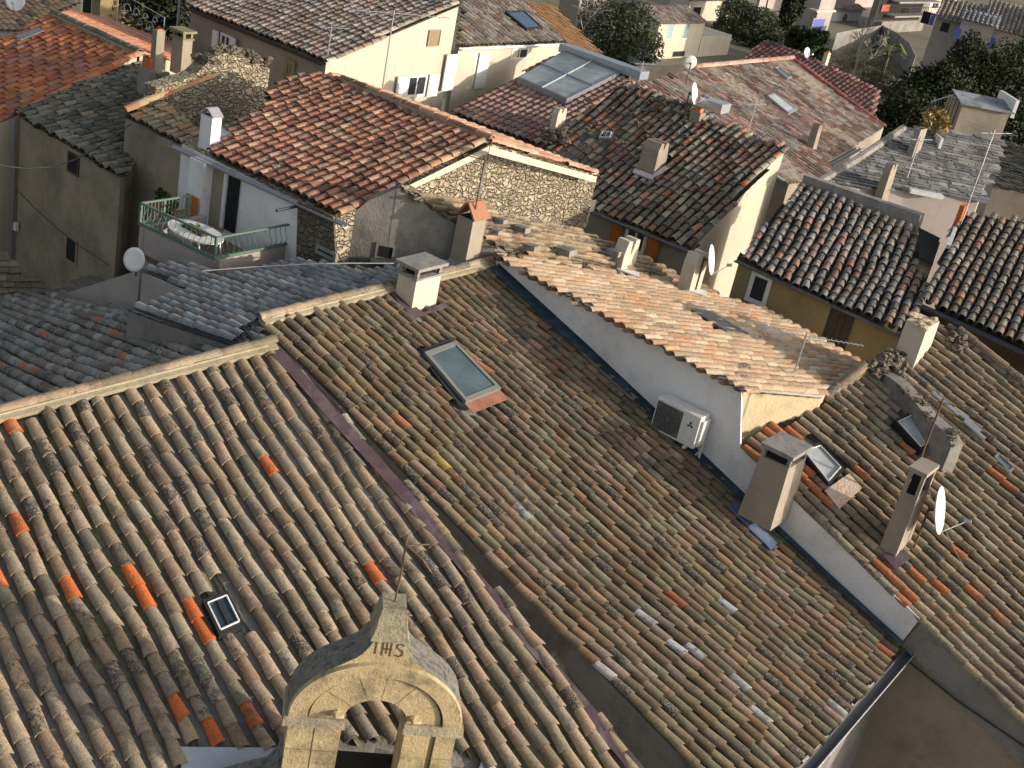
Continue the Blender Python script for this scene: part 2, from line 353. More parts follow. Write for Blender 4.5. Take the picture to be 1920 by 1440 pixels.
def winbox(par, P, d, a, b, name='window', out=None, fr=M_whitep, pane=G_win, fw=.06, depth=.07, bars=1, shut=None, sill=None, proud=.03):
    """window on a vertical wall; a,b = opposite corner pixels (top-left, bottom-right)"""
    A = onwall(a, P, d); B = onwall(b, P, d); dd = nz(d)
    s = (B-A)@dd; 
    if s < 0: A, B = B, A; s = -s
    zt, zb = max(A[2], B[2]), min(A[2], B[2]); o = V(A[0], A[1], zb)
    nr = nz(np.cross(dd, UP)); 
    if nr@(-o) < 0: nr = -nr
    W, H = s, zt-zb; m = MB(); f0 = o+nr*(proud-depth)
    for q, ww, hh in ((0, fw, H), (W-fw, fw, H)): m.box(f0+dd*q, dd*ww, nr*depth, UP*hh)
    for q in (0, H-fw): m.box(f0+dd*fw+UP*q, dd*(W-2*fw), nr*depth, UP*fw)
    for k in range(bars): m.box(f0+dd*(fw+(W-2*fw)*(k+1)/(bars+1)-fw*.35)+UP*fw, dd*fw*.7, nr*(depth-.008), UP*(H-2*fw))
    w_ = m.build(name, fr, par)
    m = MB(); m.box(f0+dd*fw*.9+UP*fw*.9, dd*(W-1.8*fw), nr*(depth-.02), UP*(H-1.8*fw)); m.build('pane', pane, w_)
    if sill:
        m = MB(); m.box(f0-dd*.06-UP*.07, dd*(W+.12), nr*(depth+.08), UP*.065); m.build('sill', sill, w_)
    if shut:
        mat, sides = shut
        for sd in sides:
            m = MB(); o2 = (o-dd*(W*.55+.02) if sd < 0 else o+dd*(W+.02))+nr*.05; m.box(o2, dd*W*.53, nr*.04, UP*H)
            for k in range(5): m.box(o2+dd*.04+UP*(H*(.08+.18*k))+nr*.04, dd*(W*.53-.08), nr*.012, UP*H*.12)
            m.build('shutter', mat, w_)
    return w_
def gutter(par, p0, p1, r=.06, mat=M_gutter, name='gutter', n=8):
    m = MB(); d = nz(p1-p0); s = nz(np.cross(d, UP)); cs = [(cos(pi*k/n), -sin(pi*k/n)) for k in range(n+1)]; t = .01
    vs = []
    for p in (p0, p1):
        vs += [p+s*r*c+UP*r*s_ for c, s_ in cs]+[p+s*(r-t)*c+UP*(r-t)*s_ for c, s_ in cs]
    k = 2*(n+1); fs = []
    for q in range(n): fs += [(q, q+1, k+q+1, k+q), (n+1+q, n+2+q, k+n+2+q, k+n+1+q)]
    fs += [(0, n+1, k+n+1, k), (n, 2*n+1, k+2*n+1, k+n)]+[(q, q+1, n+2+q, n+1+q) for q in range(n)]+[(k+q, k+q+1, k+n+2+q, k+n+1+q) for q in range(n)]
    m.add(vs, fs); return m.build(name, mat, par)

# ------------------------------------------------------------ part builders
def plrow(P, u, r0, r1):      # plane holding direction u at P whose downslope follows the pixel line r0->r1
    m = np.cross(ray(*r0), ray(*r1)); v = nz(np.cross(u, m))
    if v[2] > 0: v = -v
    return PL(P, u, v)
def roof(par, pl, poly, mats=None, name='roof', **k):
    mb = roof_tiles(pl, poly, **k); return mb.build(name, mats or T_tan, par, fix=False)
def skylight(par, pl, c, frame=M_black, pane=G_sky, fw=.06, h=.09, apron=None, mid=0, name='skylight', trim=None):
    P = [pl.at(p, 0) for p in c]; n = pl.n; m = MB(); cen = sum(P)/4
    ins = [p+(cen-p)*min(.45, fw*1.6/np.linalg.norm(cen-p)) for p in P]
    for i in range(4):
        j = (i+1) % 4; a, b, c2, d = P[i], P[j], ins[j], ins[i]
        lo = [q-n*.05 for q in (a, b, c2, d)]; m.slab(lo, n*(h+.05+.004*(i % 2)))
    if mid:
        a = (ins[0]+ins[1])/2; b = (ins[3]+ins[2])/2; s = nz(P[1]-P[0])*.02; m.slab([a-s, a+s, b+s, b-s], n*(h+.01), 0)
    o = m.build(name, frame, par)
    m = MB(); m.slab([q+n*(h-.03) for q in ins], n*.012); m.build('pane', pane, o)
    if trim:
        m = MB()
        for i in range(4):
            a, b = ins[i]+n*(h+.006), ins[(i+1) % 4]+n*(h+.006); m.tube([a, b], .014, 5)
        m.build('trim', trim, o)
    if apron:
        a, b = P[3], P[2]; d = pl.v*.22; m = MB(); m.slab([a+n*.075, b+n*.075, b+d+n*.06, a+d+n*.06], n*.012); m.build('apron', apron, o)
    return o
def chimney(par, pl, near, xr, xl, ytop, mat=P_beige, cap=P_conc, style='open', ca=(), taper=1., sink=.35, name='chimney', ch=.16, over=.07, dims=None):
    o = pl.at(near); wr = tox(o, R, xr) if dims is None else dims[0]; wq = tox(o, -Q, xl) if dims is None else dims[1]
    H = toy(o, UP, ytop); m = MB(); o2 = o-UP*sink
    m.box(o2, R*wr, -Q*wq, UP*(H+sink), 0, taper)
    c = m.build(name, mat, par); t = o+UP*H; cc = t+R*wr/2-Q*wq/2; t = cc-R*wr*taper/2+Q*wq*taper/2; wr *= taper; wq *= taper
    m = MB()
    if style == 'open':
        m.box(t-R*.03+Q*.03, R*(wr+.06), -Q*(wq+.06), UP*.04)
        p = .07
        for a in (0, 1):
            for b in (0, 1): m.box(t+R*(wr-p)*a-Q*(wq-p)*b+UP*.04, R*p, -Q*p, UP*ch)
        m.box(t-R*over+Q*over+UP*(ch+.04), R*(wr+2*over), -Q*(wq+2*over), UP*.06)
        k = m.build('chimney_cap', cap, c)
        m = MB(); m.box(t+R*.09-Q*.09+UP*.038, R*(wr-.18), -Q*(wq-.18), UP*(ch-.04)); m.build('flue', M_hole, c)
    elif style == 'slab':
        m.box(t+R*.05-Q*.05, R*(wr-.1), -Q*(wq-.1), UP*ch); m.build('flue', M_hole, c); m = MB()
        for q in range(3): m.tube([t+R*.04-Q*(.05+q*(wq-.1)/2), t+R*.04-Q*(.05+q*(wq-.1)/2)+UP*ch], .03, 6)
        m.box(t-R*over+Q*over+UP*ch, R*(wr+2*over), -Q*(wq+2*over), UP*.07); m.build('chimney_cap', cap, c)
    elif style == 'mouth':
        p = .06
        for aa in (0, 1):
            for bb in (0, 1): m.box(t+R*(wr-p)*aa-Q*(wq-p)*bb, R*p, -Q*p, UP*ch)
        m.box(t+R*(wr-.03)-Q*p, R*.03, -Q*(wq-2*p), UP*ch)
        m.box(t-R*over+Q*over+UP*ch, R*(wr+2*over), -Q*(wq+2*over), UP*.08); m.build('chimney_cap', cap, c)
        m = MB(); m.box(t+R*.07-Q*.07, R*(wr-.14), -Q*(wq-.14), UP*(ch-.01)); m.build('flue', M_hole, c)
    elif style == 'tent':   # two slabs leaning together
        for s in (-1, 1):
            m.slab([cc-R*wr*.55*1-Q*s*wq*.55, cc+R*wr*.55-Q*s*wq*.55, cc+R*wr*.55+UP*ch*1.5, cc-R*wr*.55+UP*ch*1.5], nz(V(*(-Q*s))+UP*.6)*.035)
        m.build('chimney_cap', cap, c)
        m = MB(); m.box(t+R*.04-Q*.04-UP*.02, R*(wr-.08), -Q*(wq-.08), UP*.03); m.build('flue', M_hole, c)
    elif style == 'horn':   # the side walls rise to points
        for q in (0, 1):
            b = t+R*(wr*.52*q); m.slab([b, b+R*wr*.46, b+R*wr*.42+UP*ch*1.6, b+R*wr*.16+UP*ch*1.7], -Q*wq)
        m.build('chimney_cap', mat, c)
    elif style == 'pot':
        m.cbox(cc, R*wr*.62, Q*wq*.62, UP*ch*1.6, 0, .9); m.build('chimney_pot', M_terra, c); m = MB(); m.cbox(cc+UP*ch*1.6, R*wr*.4, Q*wq*.4, UP*.012); m.build('flue', M_hole, c)
    return c
def mast(m, p, h, lean=0): m.tube([p, p+UP*h+R*lean], .016, 6)
def dish(px_base, base, px_c, nrm, label, rad=.4, arm=True, group='satellite dishes on the roofs', mastr=.02, P=None):
    """base = 3-D foot of the mast; dish centre at the height where the mast crosses pixel row px_c"""
    h = toy(base, UP, px_c[1]); c = base+UP*h+nz(nrm)*.12
    t = thing('satellite_dish', base, label, 'satellite dish', group)
    n = nz(V(*nrm)); a = nz(np.cross(n, UP)); b = np.cross(a, n); m = MB(); N = 28; vs = []
    for j in range(5):
        q = j/4*rad
        for k in range(N): th = 2*pi*k/N; vs.append(c+a*cos(th)*q*.9+b*sin(th)*q+n*(q*q*.45))
    K = len(vs); vs += [p-n*.012 for p in vs]
    fs = []
    for j in range(4):
        for k in range(N):
            f = (j*N+k, j*N+(k+1) % N, (j+1)*N+(k+1) % N, (j+1)*N+k); fs.append(f); fs.append(tuple(i+K for i in f[::-1]))
    for k in range(N): fs.append((4*N+k, 4*N+(k+1) % N, K+4*N+(k+1) % N, K+4*N+k))
    m.add(vs, fs); m.build('reflector', M_dish, t, smooth=True, fix=False)
    m = MB(); m.tube([base-UP*.1, base+UP*(h+.05)], mastr, 7); m.tube([base+UP*h, c-n*.01], .03, 6); m.build('mast', M_iron, t)
    if arm:
        m = MB(); e = c+n*rad*1.25-b*rad*.35; m.tube([c-b*rad*.97+n*rad*.4*rad, e], .012, 5); m.tube([e-n*.05, e+n*.06], .035, 8); m.build('receiver_arm', M_alu, t)
    return t
def yagi(base, h, bdir, L, n, label, el=.22, mat=M_alu, group='television aerials', tilt=0., refl=True, brace=None, r=.014):
    t = thing('television_aerial', base, label, 'aerial', group); m = MB(); top = base+UP*h
    m.tube([base-UP*.1, top+UP*.08], r*1.3, 6)
    if brace is not None: m.tube([base+UP*h*.5, brace], r*.6, 5)
    m.build('mast', M_iron if mat is M_iron else M_alu, t)
    d = nz(bdir+UP*tilt); s = nz(np.cross(d, UP)); m = MB(); m.tube([top-d*L*.4, top+d*L*.6], r*.7, 5); m.build('boom', mat, t)
    m = MB()
    for k in range(n):
        q = top+d*L*(-.38+.96*k/(n-1)); e = el*(1-.35*k/(n-1)); m.tube([q-s*e, q+s*e], r*.42, 4)
    if refl:
        for k in range(-2, 3): q = top-d*(L*.4+abs(k)*.03)+UP*k*.07; m.tube([q-s*el*1.1, q+s*el*1.1], r*.45, 4)
    m.build('elements', mat, t); return t
def leaves(cen, rad, n, size, seed, mat, par=None, name='crown', clumps=14, flat_=1., hollow=.45):
    rd = random.Random(seed); m = MB(); cl = []
    for k in range(clumps):
        t = rd.uniform(0, 2*pi); zc = rd.uniform(-.8, .95); q = (1-zc*zc)**.5*rd.uniform(.35, .8)
        cl.append((V(cos(t)*q*rad[0], sin(t)*q*rad[1], zc*rad[2]*.75), rd.uniform(.28, .5)))
    for k in range(n):
        c, s = cl[k % clumps]
        while True:
            p = V(rd.gauss(0, 1), rd.gauss(0, 1), rd.gauss(0, 1)); p = p/np.linalg.norm(p); p = p*rd.uniform(hollow, 1)**.5; break
        q = cen+c+p*V(rad[0]*s, rad[1]*s, rad[2]*s*flat_)
        a = nz(V(rd.gauss(0, 1), rd.gauss(0, 1), rd.gauss(0, .7))); b = nz(np.cross(a, V(rd.gauss(0, 1), rd.gauss(0, 1), rd.gauss(0, 1)))); z = size*rd.uniform(.5, 1.4)
        m.add([q-a*z, q-b*z*.5, q+a*z, q+b*z*.5], [(0, 1, 2, 3)])
    return m.build(name, mat, par, fix=False)
def tree(name, base, h, rad, label, cat, n=4000, size=.16, seed=1, mat=L_dark, group=None, th=.14, clumps=16, cz=.62, limbs=5):
    t = thing(name, base, label, cat, group); rd = random.Random(seed); m = MB()
    m.tube([base-UP*.3, base+UP*h*.3, base+UP*h*.75], th, 8, r2=th*.4)
    for k in range(limbs):
        a = rd.uniform(0, 6.3); z = h*rd.uniform(.25, .5); m.tube([base+UP*z, base+UP*(z+h*.2)+V(cos(a), sin(a), 0)*rad[0]*.5], th*.4, 5, r2=th*.15)
    m.build('trunk', M_bark, t)
    leaves(base+UP*h*cz, rad, n, size, seed+5, mat, t, clumps=clumps); return t
def bush(name, cen, rad, label, cat, n=1500, size=.12, seed=1, mat=L_mid, group=None, clumps=12):
    t = thing(name, V(cen[0], cen[1], cen[2]-rad[2]), label, cat, group); leaves(V(*cen), rad, n, size, seed, mat, t, name='foliage', clumps=clumps)
    m = MB(); rd = random.Random(seed)
    for k in range(4): a = rd.uniform(0, 6.3); m.tube([V(cen[0], cen[1], cen[2]-rad[2]-.2), V(cen[0]+cos(a)*rad[0]*.4, cen[1]+sin(a)*rad[1]*.4, cen[2])], .05, 5, r2=.02)
    m.build('stems', M_bark, t); return t
def baretree(base, h, label, seed, mat=M_barepale, spread=.55, dep=5, r=.09):
    rd = random.Random(seed); m = MB()
    def br(p, d, L, r_, k):
        q = p+d*L*.5+V(rd.gauss(0, .05), rd.gauss(0, .05), 0)*L; e = q+nz(d+V(rd.gauss(0, .15), rd.gauss(0, .15), .05))*L*.5
        m.tube([p, q, e], r_, 5 if k > 2 else 3, r2=r_*.65, cap=False)
        if k == 0: return
        for _ in range(3 if k > 1 else 4): br(e if _ else q, nz(d+V(rd.gauss(0, spread), rd.gauss(0, spread), rd.gauss(.15, .3))), L*rd.uniform(.6, .8), r_*.6, k-1)
    br(base, nz(V(.05, 0, 1)), h*.36, r, dep-1); return tag(m.build('bare_tree', mat), label, 'tree')

# ------------------------------------------------------------ the ground
m = MB(); G = 60; 
m.quad(V(-900, -60, ZG), V(900, -60, ZG), V(900, 1600, ZG), V(-900, 1600, ZG))
tag(m.build('ground', plaster('earth and paving', (.24, .21, .16), (.17, .16, .11), .15, (.07, .085, .04), .7, .4, fine=4)), None, None, kind='structure')

# ================= HOUSE 1 : big tan roof in the lower left
v1 = V(cos(radians(-43.5))*cos(radians(21)), sin(radians(-43.5))*cos(radians(21)), -sin(radians(21)))
k1 = np.cross(ray(0, 775), ray(510, 640)); u1 = nz(np.cross(v1, k1)); p1 = PL(atz(470, 650, -8.6), u1, v1)
A2 = atz(482, 600, -8.7); p2 = PL.thru(A2, RAZ-90, 17.2)
PTAN = [(.42, .325, .22), (.45, .35, .25), (.39, .295, .195), (.46, .345, .24), (.43, .31, .215), (.35, .285, .2), (.43, .36, .26), (.3, .25, .18)]
POL = [(.27, .215, .13), (.32, .25, .155), (.29, .2, .13), (.24, .205, .13), (.36, .235, .145), (.33, .28, .18), (.27, .17, .105), (.38, .27, .2)]
DK = lambda L, k: [tuple(x*k for x in c) for c in L]
PTAN = DK(PTAN, .8); POL = DK(POL, .74)
h1 = thing('tiled_house', (p1.at((400, 900))*V(1, 1, 0)+V(0, 0, ZG)), 'house in the lower left, big tan roof, a few new orange tiles, tiny skylight', 'house', 'old village houses under clay tile roofs')
poly1 = [(-70, 795), (512, 645), (568, 700), (655, 785), (728, 860), (812, 962), (955, 1138), (1198, 1434), (1240, 1500), (970, 1480), (905, 1418), (705, 1385), (540, 1402), (335, 1398), (352, 1560), (-90, 1580)]
hole1 = [(366, 1112), (430, 1092), (468, 1172), (404, 1200)]
sp1 = {p: ORANGE for p in [(23, 972), (12, 806), (500, 876), (252, 1075), (275, 1115), (113, 1092), (5, 1090), (352, 1140), (370, 1180), (460, 1145), (694, 1082), (338, 1312), (474, 1358), (385, 1390)]}
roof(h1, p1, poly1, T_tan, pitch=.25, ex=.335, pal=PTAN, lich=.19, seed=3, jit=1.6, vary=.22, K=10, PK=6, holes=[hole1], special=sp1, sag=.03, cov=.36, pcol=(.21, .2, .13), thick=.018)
m = MB(); body(m, p1, [(-70, 795), (512, 645), (556, 700), (690, 850), (940, 1140), (1200, 1450), (900, 1440), (705, 1395), (540, 1412), (335, 1408), (352, 1560), (-90, 1580)], .06, .0)
r0 = p1.at((-70, 795)); r1 = p1.at((512, 645))
p5 = plrow(r1, u1, (200, 745), (0, 655))
poly5 = [(-70, 792), (512, 643), (480, 602), (440, 645), (240, 577), (115, 553), (60, 549), (-80, 590)]
body(m, p5, poly5, .06, .0)
m.build('wall', P_grey, h1)
PGR = [(.22, .21, .19), (.27, .26, .24), (.18, .175, .16), (.24, .22, .195), (.3, .28, .25), (.21, .18, .155), (.25, .245, .235)]
sp5 = {p: (.42, .14, .09) for p in [(186, 607), (92, 627), (205, 632), (315, 602), (342, 632), (12, 685), (52, 684), (60, 703), (245, 670)]}
roof(h1, p5, poly5, T_grey, 'back_roof', pitch=.25, ex=.3, pal=PGR, lich=.3, seed=8, K=8, special=sp5, sag=.05, pcol=(.08, .08, .07))
m = MB(); halfpipes(m, r0+p1.n*.03, r1+p1.n*.03, UP, .095, .45, PTAN, 4, True, 8, .2, 1, .04)
d_ = nz(r1-r0); m.slab([r0+p1.n*.02, r1+p1.n*.02, r1+v1*.17+p1.n*.02, r0+v1*.17+p1.n*.02], p1.n*.075, 1)
m.build('ridge', [T_tan, mortar], h1)
skylight(h1, p1, [(378, 1132), (424, 1114), (456, 1178), (410, 1198)], M_black, glassm('small roof light glass', (.02, .035, .05)), .05, .1, mid=1, trim=M_whitep)
# maroon strip beside house 2
m = MB(); L_ = [(508, 650), (556, 702), (620, 775), (690, 852), (760, 930), (820, 1003), (940, 1143), (1060, 1285), (1190, 1440), (1230, 1490)]
for i in range(len(L_)-1):
    a, b = p1.at(L_[i], .05), p1.at(L_[i+1], .05); m.slab([a-u1*.13, a+u1*.08, b+u1*.08, b-u1*.13], p1.n*(.012+.003*(i % 2)))
m.build('valley_flashing', M_maroon, h1)
ZW = plaster('whitewashed zinc', (.5, .52, .56), (.4, .42, .46), 3)
for q_ in ([(335, 1402), (540, 1404), (560, 1500), (355, 1570)], [(905, 1418), (970, 1480), (960, 1560), (880, 1500)]):
    m = MB(); m.slab([p1.at(p, .0) for p in q_], p1.n*.03); m.build('eave_flashing', ZW, h1)

# ================= HOUSE 2 : middle olive roof
h2 = thing('tiled_house', (p2.at((1100, 900))*V(1, 1, 0)+V(0, 0, ZG)), 'middle house under a large olive brown roof with one chimney and a grey framed skylight', 'house', 'old village houses under clay tile roofs')
poly2 = [(484, 602), (740, 539), (925, 492), (1697, 1208), (1400, 1550), (1290, 1425), (895, 1023), (700, 823)]
hole2 = [(785, 668), (850, 645), (955, 745), (868, 785)]
holec = [(725, 545), (770, 522), (835, 572), (775, 600)]
sp2 = {(1272, 1140): (.42, .13, .07), (1640, 1212): (.42, .13, .07), (905, 690): (.5, .2, .1), (885, 668): (.45, .22, .13), (760, 800): (.4, .18, .1), (835, 875): (.42, .32, .1), (1000, 640): (.38, .2, .17), (1190, 850): (.42, .3, .22), (1210, 835): (.42, .3, .22), (1230, 870): (.42, .32, .22), (1260, 850): (.44, .32, .23)}  # the four tan tiles at the end paint in a sunlit patch
for p_ in [(1275, 1222), (1228, 1170), (1375, 1275), (1290, 1210), (1430, 1345), (1560, 1320), (985, 965), (1120, 1260), (1415, 1350), (1350, 1130)]: sp2[p_] = (.43, .43, .42, .4)
al_ = p2.ab(p2.at((700, 823)))[0]+.07
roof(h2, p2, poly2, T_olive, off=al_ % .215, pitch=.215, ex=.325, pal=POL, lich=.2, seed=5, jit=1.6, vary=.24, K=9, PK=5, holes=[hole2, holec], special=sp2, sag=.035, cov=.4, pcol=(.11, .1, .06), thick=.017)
m = MB(); body(m, p2, [(484, 602), (740, 539), (925, 492), (1690, 1204), (1396, 1540), (1290, 1425), (895, 1023), (700, 823)], .045, .0)
q0, q1 = p2.at((484, 602)), p2.at((925, 492))
p6 = plrow(q0, R, (490, 585), (300, 525))
poly6 = [(484, 600), (740, 537), (924, 490), (880, 485), (800, 500), (742, 503), (690, 508), (560, 488), (470, 512), (415, 522), (350, 492), (268, 507), (362, 546), (276, 572), (240, 577), (440, 645)]
body(m, p6, poly6, .06, .0); m.build('wall', P_grey, h2)
PBL = [(.24, .245, .255), (.27, .275, .28), (.21, .215, .225), (.31, .31, .31)]
roof(h2, p6, poly6, T_grey, 'back_roof', pitch=.23, ex=.3, pal=PBL, lich=.05, seed=9, K=7, sag=.02, pcol=(.09, .1, .12))
m = MB(); halfpipes(m, q0+p2.n*.03, q1+p2.n*.03, UP, .09, .45, PTAN, 14, True, 8, .15, 1, .04)
m.slab([q0+p2.n*.02, q1+p2.n*.02, q1+p2.v*.16+p2.n*.02, q0+p2.v*.16+p2.n*.02], p2.n*.07, 1)
m.build('ridge', [T_tan, mortar], h2)
skylight(h2, p2, [(790, 671), (848, 650), (934, 738), (868, 764)], flat('grey skylight frame', (.2, .2, .19), .5), G_sky, .075, .14, apron=flat('terracotta apron', (.33, .15, .1), .6, 0, .3, .3, 4))
m = MB(); m.slab([p2.at(p, .02) for p in [(782, 668), (794, 664), (870, 768), (856, 764)]], p2.n*.06); m.slab([p2.at(p, .02) for p in [(786, 664), (845, 640), (853, 650), (793, 674)]], p2.n*.075); m.build('skylight_flashing', M_black, h2)
chimney(h2, p2, (771, 584), 817, 738, 527, P_cream, P_conc, 'open', ch=.15)
m = MB(); m.slab([p2.at(p, .045) for p in [(728, 552), (742, 545), (790, 592), (772, 602)]], p2.n*.02); m.slab([p2.at(p, .045) for p in [(772, 602), (790, 592), (830, 572), (836, 580)]], p2.n*.024); m.build('chimney_flashing', M_maroon, h2)
e0, e1 = p2.at((1700, 1210)), p2.at((1396, 1556)); off = nz(np.cross(e1-e0, UP)); off = off if off@p2.v > 0 else -off
gutter(h2, e0+off*.1-UP*.02, e1+off*.1-UP*.02, .09, flat('dark zinc gutter', (.13, .13, .135), .5, .3))
m = MB(); m.tube([e0+off*.195-UP*.02, e1+off*.195-UP*.02], .012, 6); m.build('gutter_lip', M_zinc, h2)

# ================= HOUSE 3 : white party wall and the pale orange roof behind it
F0, F1 = p2.at((935, 505)), p2.at((1690, 1205)); WD = nz((F1-F0)*V(1, 1, 0)); WN = nz(np.cross(WD, UP)); WN = WN if WN@R < 0 else -WN
def onW(px): return hitp(px[0], px[1], F0, WN)
T0, T1 = onW((925, 472)), onW((1396, 727))
h3 = thing('tiled_house', onW((1180, 640))*V(1, 1, 0)+V(0, 0, ZG), 'house with a smooth white side wall and pale new orange tiles, in the centre right', 'house', 'old village houses under clay tile roofs')
p3 = PL(T0, nz(T1-T0), nz(atz(1541, 742, -9.05)-T1))
poly3 = [(925, 473), (1396, 728), (1541, 742), (1622, 684), (1430, 580), (1290, 541), (1130, 492), (1000, 480)]
PNEW = [(.5, .36, .24), (.54, .4, .27), (.46, .32, .21), (.58, .45, .32), (.5, .31, .19)]
po3 = [onW((925, 473))+WN*.16, onW((1396, 728))+WN*.16]
poly3b = [proj(po3[0]), proj(po3[1])]+poly3[2:]
roof(h3, p3, poly3b, T_new, pitch=.235, ex=.3, pal=PNEW, lich=.02, seed=11, K=8, sag=.01, cov=.4, pcol=(.3, .2, .13), holes=[[(1288, 582), (1300, 580), (1362, 625), (1350, 628)]])
m = MB(); body(m, p3, poly3, .03, .0, side=lambda n: 0 if n@WN > .7 else 1); m.build('wall', [P_white, P_yellow], h3)
m = MB(); m.slab([p3.at(p, .06) for p in [(1285, 582), (1330, 592), (1402, 632), (1360, 628)]], p3.n*.03); m.build('roof_flashing', flat('dull lead', (.16, .17, .18), .5, .3), h3)
m = MB(); wl = [(931, 476), (1393, 729), (1390, 840), (1420, 866), (1520, 965), (1727, 1158), (1690, 1206), (1500, 1028), (935, 505)]
m.slab([onW(p) for p in wl], WN*.05); m.build('party_wall', P_white, h3)
m = MB(); A_ = [(935, 506), (1100, 656), (1250, 796), (1400, 938), (1550, 1078), (1690, 1206)]
for i in range(5):
    a, b = onW(A_[i])+WN*.052, onW(A_[i+1])+WN*.052; hh = .13
    m.slab([a-UP*.06, b-UP*.06, b+UP*hh*(1.1-.1*i), a+UP*hh*(1.2-.1*i)], WN*(.01+.002*(i % 2)))
    a2, b2 = p2.at(A_[i], .09)+WN*.07, p2.at(A_[i+1], .09)+WN*.07; wd = (.26, .2, .2, .12, .14)[i]
    m.slab([a2, b2, b2+WN*wd, a2+WN*wd], p2.n*(.012+.003*(i % 2)))
m.build('waterproof_strip', plaster('dark blue waterproof coating', (.022, .038, .06), (.03, .055, .085), 3, (.13, .17, .22), .5, .2), h3)
# opening and bits in the yellow end wall
EW = onW((1396, 728)); 
hole = [hitp(x, y, EW, Q) for x, y in [(1418, 788), (1447, 745), (1448, 752), (1438, 806), (1428, 812)]]
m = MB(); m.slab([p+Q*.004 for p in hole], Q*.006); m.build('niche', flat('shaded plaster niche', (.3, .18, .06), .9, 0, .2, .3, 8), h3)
m = MB(); k_ = hitp(1402, 792, EW, Q)+Q*.12; m.tube([k_, k_+R*.28], .06, 10); m.build('vent_pipe', M_whitep, h3)
m = MB(); k_ = hitp(1436, 799, EW, Q); m.tube([k_, k_+Q*.1], .045, 10); m.build('overflow_pipe', M_black, h3)
# ================= air conditioner on the white wall
ac = thing('air_conditioner', onW((1270, 800)), 'white outdoor air conditioning unit bolted to the white wall', 'air conditioner')
a0 = onW((1232, 782))+WN*.1; aw = .95; ah = .64; ad_ = .34
a0 = onW((1243, 790))+WN*.12; aw = tox(a0+WN*ad_, WD, 1298)
m = MB(); m.box(a0, WD*aw, WN*ad_, UP*ah); ca_ = m.build('casing', M_plast, ac)
bv = ca_.modifiers.new('b', 'BEVEL'); bv.width = .018; bv.segments = 2
fo = a0+WN*(ad_+.002); m = MB(); m.slab([fo+WD*.03+UP*.05, fo+WD*aw*.62+UP*.05, fo+WD*aw*.62+UP*(ah-.05), fo+WD*.03+UP*(ah-.05)], WN*.004); m.build('grille', M_grille, ac)
m = MB(); fc = fo+WD*aw*.33+UP*ah*.5+WN*.008
for rr in (.07, .12, .17, .22, .26):
    m.tube([fc+WD*cos(t*pi/12)*rr+UP*sin(t*pi/12)*rr for t in range(25)], .004, 4, cap=False)
for k in range(12): m.tube([fc+(WD*cos(k*pi/6)+UP*sin(k*pi/6))*.05, fc+(WD*cos(k*pi/6)+UP*sin(k*pi/6))*.26], .003, 4)
m.build('fan_guard', M_black, ac)
m = MB(); lc = fo+WD*aw*.82+UP*ah*.66+WN*.002        # emblem: three diamonds
for k in range(3):
    t = pi/2+k*2*pi/3; dv = WD*cos(t)+UP*sin(t); pv = WD*-sin(t)+UP*cos(t); m.slab([lc, lc+dv*.038+pv*.022, lc+dv*.076, lc+dv*.038-pv*.022], WN*.003)
m.build('emblem', M_black, ac)
m = MB(); so_ = a0+WD*(aw+.001)+WN*.04; m.slab([so_+UP*.06, so_+WN*.24+UP*.06, so_+WN*.24+UP*(ah-.08), so_+UP*(ah-.08)], WD*.05)
m.build('valve_cover', M_whitep, ac)
m = MB()
for q in (.12, .8): m.box(a0+WD*aw*q-UP*.05-WN*.12, WD*.05, WN*.5, UP*.045)
m.build('bracket', M_whitep, ac)
m = MB(); z = a0+WD*(aw+.03)+WN*.1
m.tube([z+UP*.1, z-UP*.12, z-UP*.25-WD*.08, z-UP*.3-WD*.25], .025, 7); m.tube([z+UP*.1+WD*.03, z-UP*.2+WD*.03, z-UP*.34+WD*.06, z-UP*.42+WD*.16], .022, 7); m.build('pipe', M_whitep, ac)

# ================= HOUSE 4 : right-hand roof
E4 = onW((1725, 1158)); B4_ = onW((1393, 838)); p4 = PL(E4, nz(atz(1545, 744, -9.2)-B4_), nz(E4-B4_))
h4 = thing('tiled_house', p4.at((1700, 950))*V(1, 1, 0)+V(0, 0, ZG), 'lower right house with a broad brown roof, pale skylights and a tall leaning chimney', 'house', 'old village houses under clay tile roofs')
E4b = E4+p4.v*6; 
poly4 = [(1393, 838), (1448, 797), (1545, 744), (1613, 690), (1652, 668), (1712, 632), (1762, 606), (1794, 619), (1922, 722), (2040, 820), (2300, 1250), (2100, 1460), tuple(proj(E4+p4.v*4.2)), (1727, 1160), (1420, 866)]
P4 = [(.31, .25, .16), (.35, .28, .19), (.27, .21, .14), (.37, .26, .17), (.3, .22, .15), (.33, .29, .2), (.4, .3, .2)]
P4 = DK(P4, .88)
sp4 = {p: (.48, .17, .08) for p in [(1400, 848), (1412, 862), (1440, 818), (1458, 808), (1472, 795), (1462, 825), (1478, 812), (1500, 905), (1518, 922), (1536, 940), (1503, 885), (1655, 1062), (1672, 1080), (1700, 1098), (1715, 1078), (1690, 1120), (1775, 1105), (1822, 1112), (1893, 1162), (1800, 1048), (1622, 895), (1610, 885), (1870, 900), (1888, 915), (1700, 842), (1730, 862)]}
holes4 = [[(1500, 838), (1530, 825), (1590, 892), (1550, 925)], [(1660, 788), (1700, 772), (1768, 838), (1720, 868)]]
roof(h4, p4, poly4, T_olive, pitch=.205, ex=.32, pal=P4, lich=.14, seed=21, K=8, PK=5, holes=holes4, special=sp4, sag=.04, cov=.4, pcol=(.12, .1, .065))
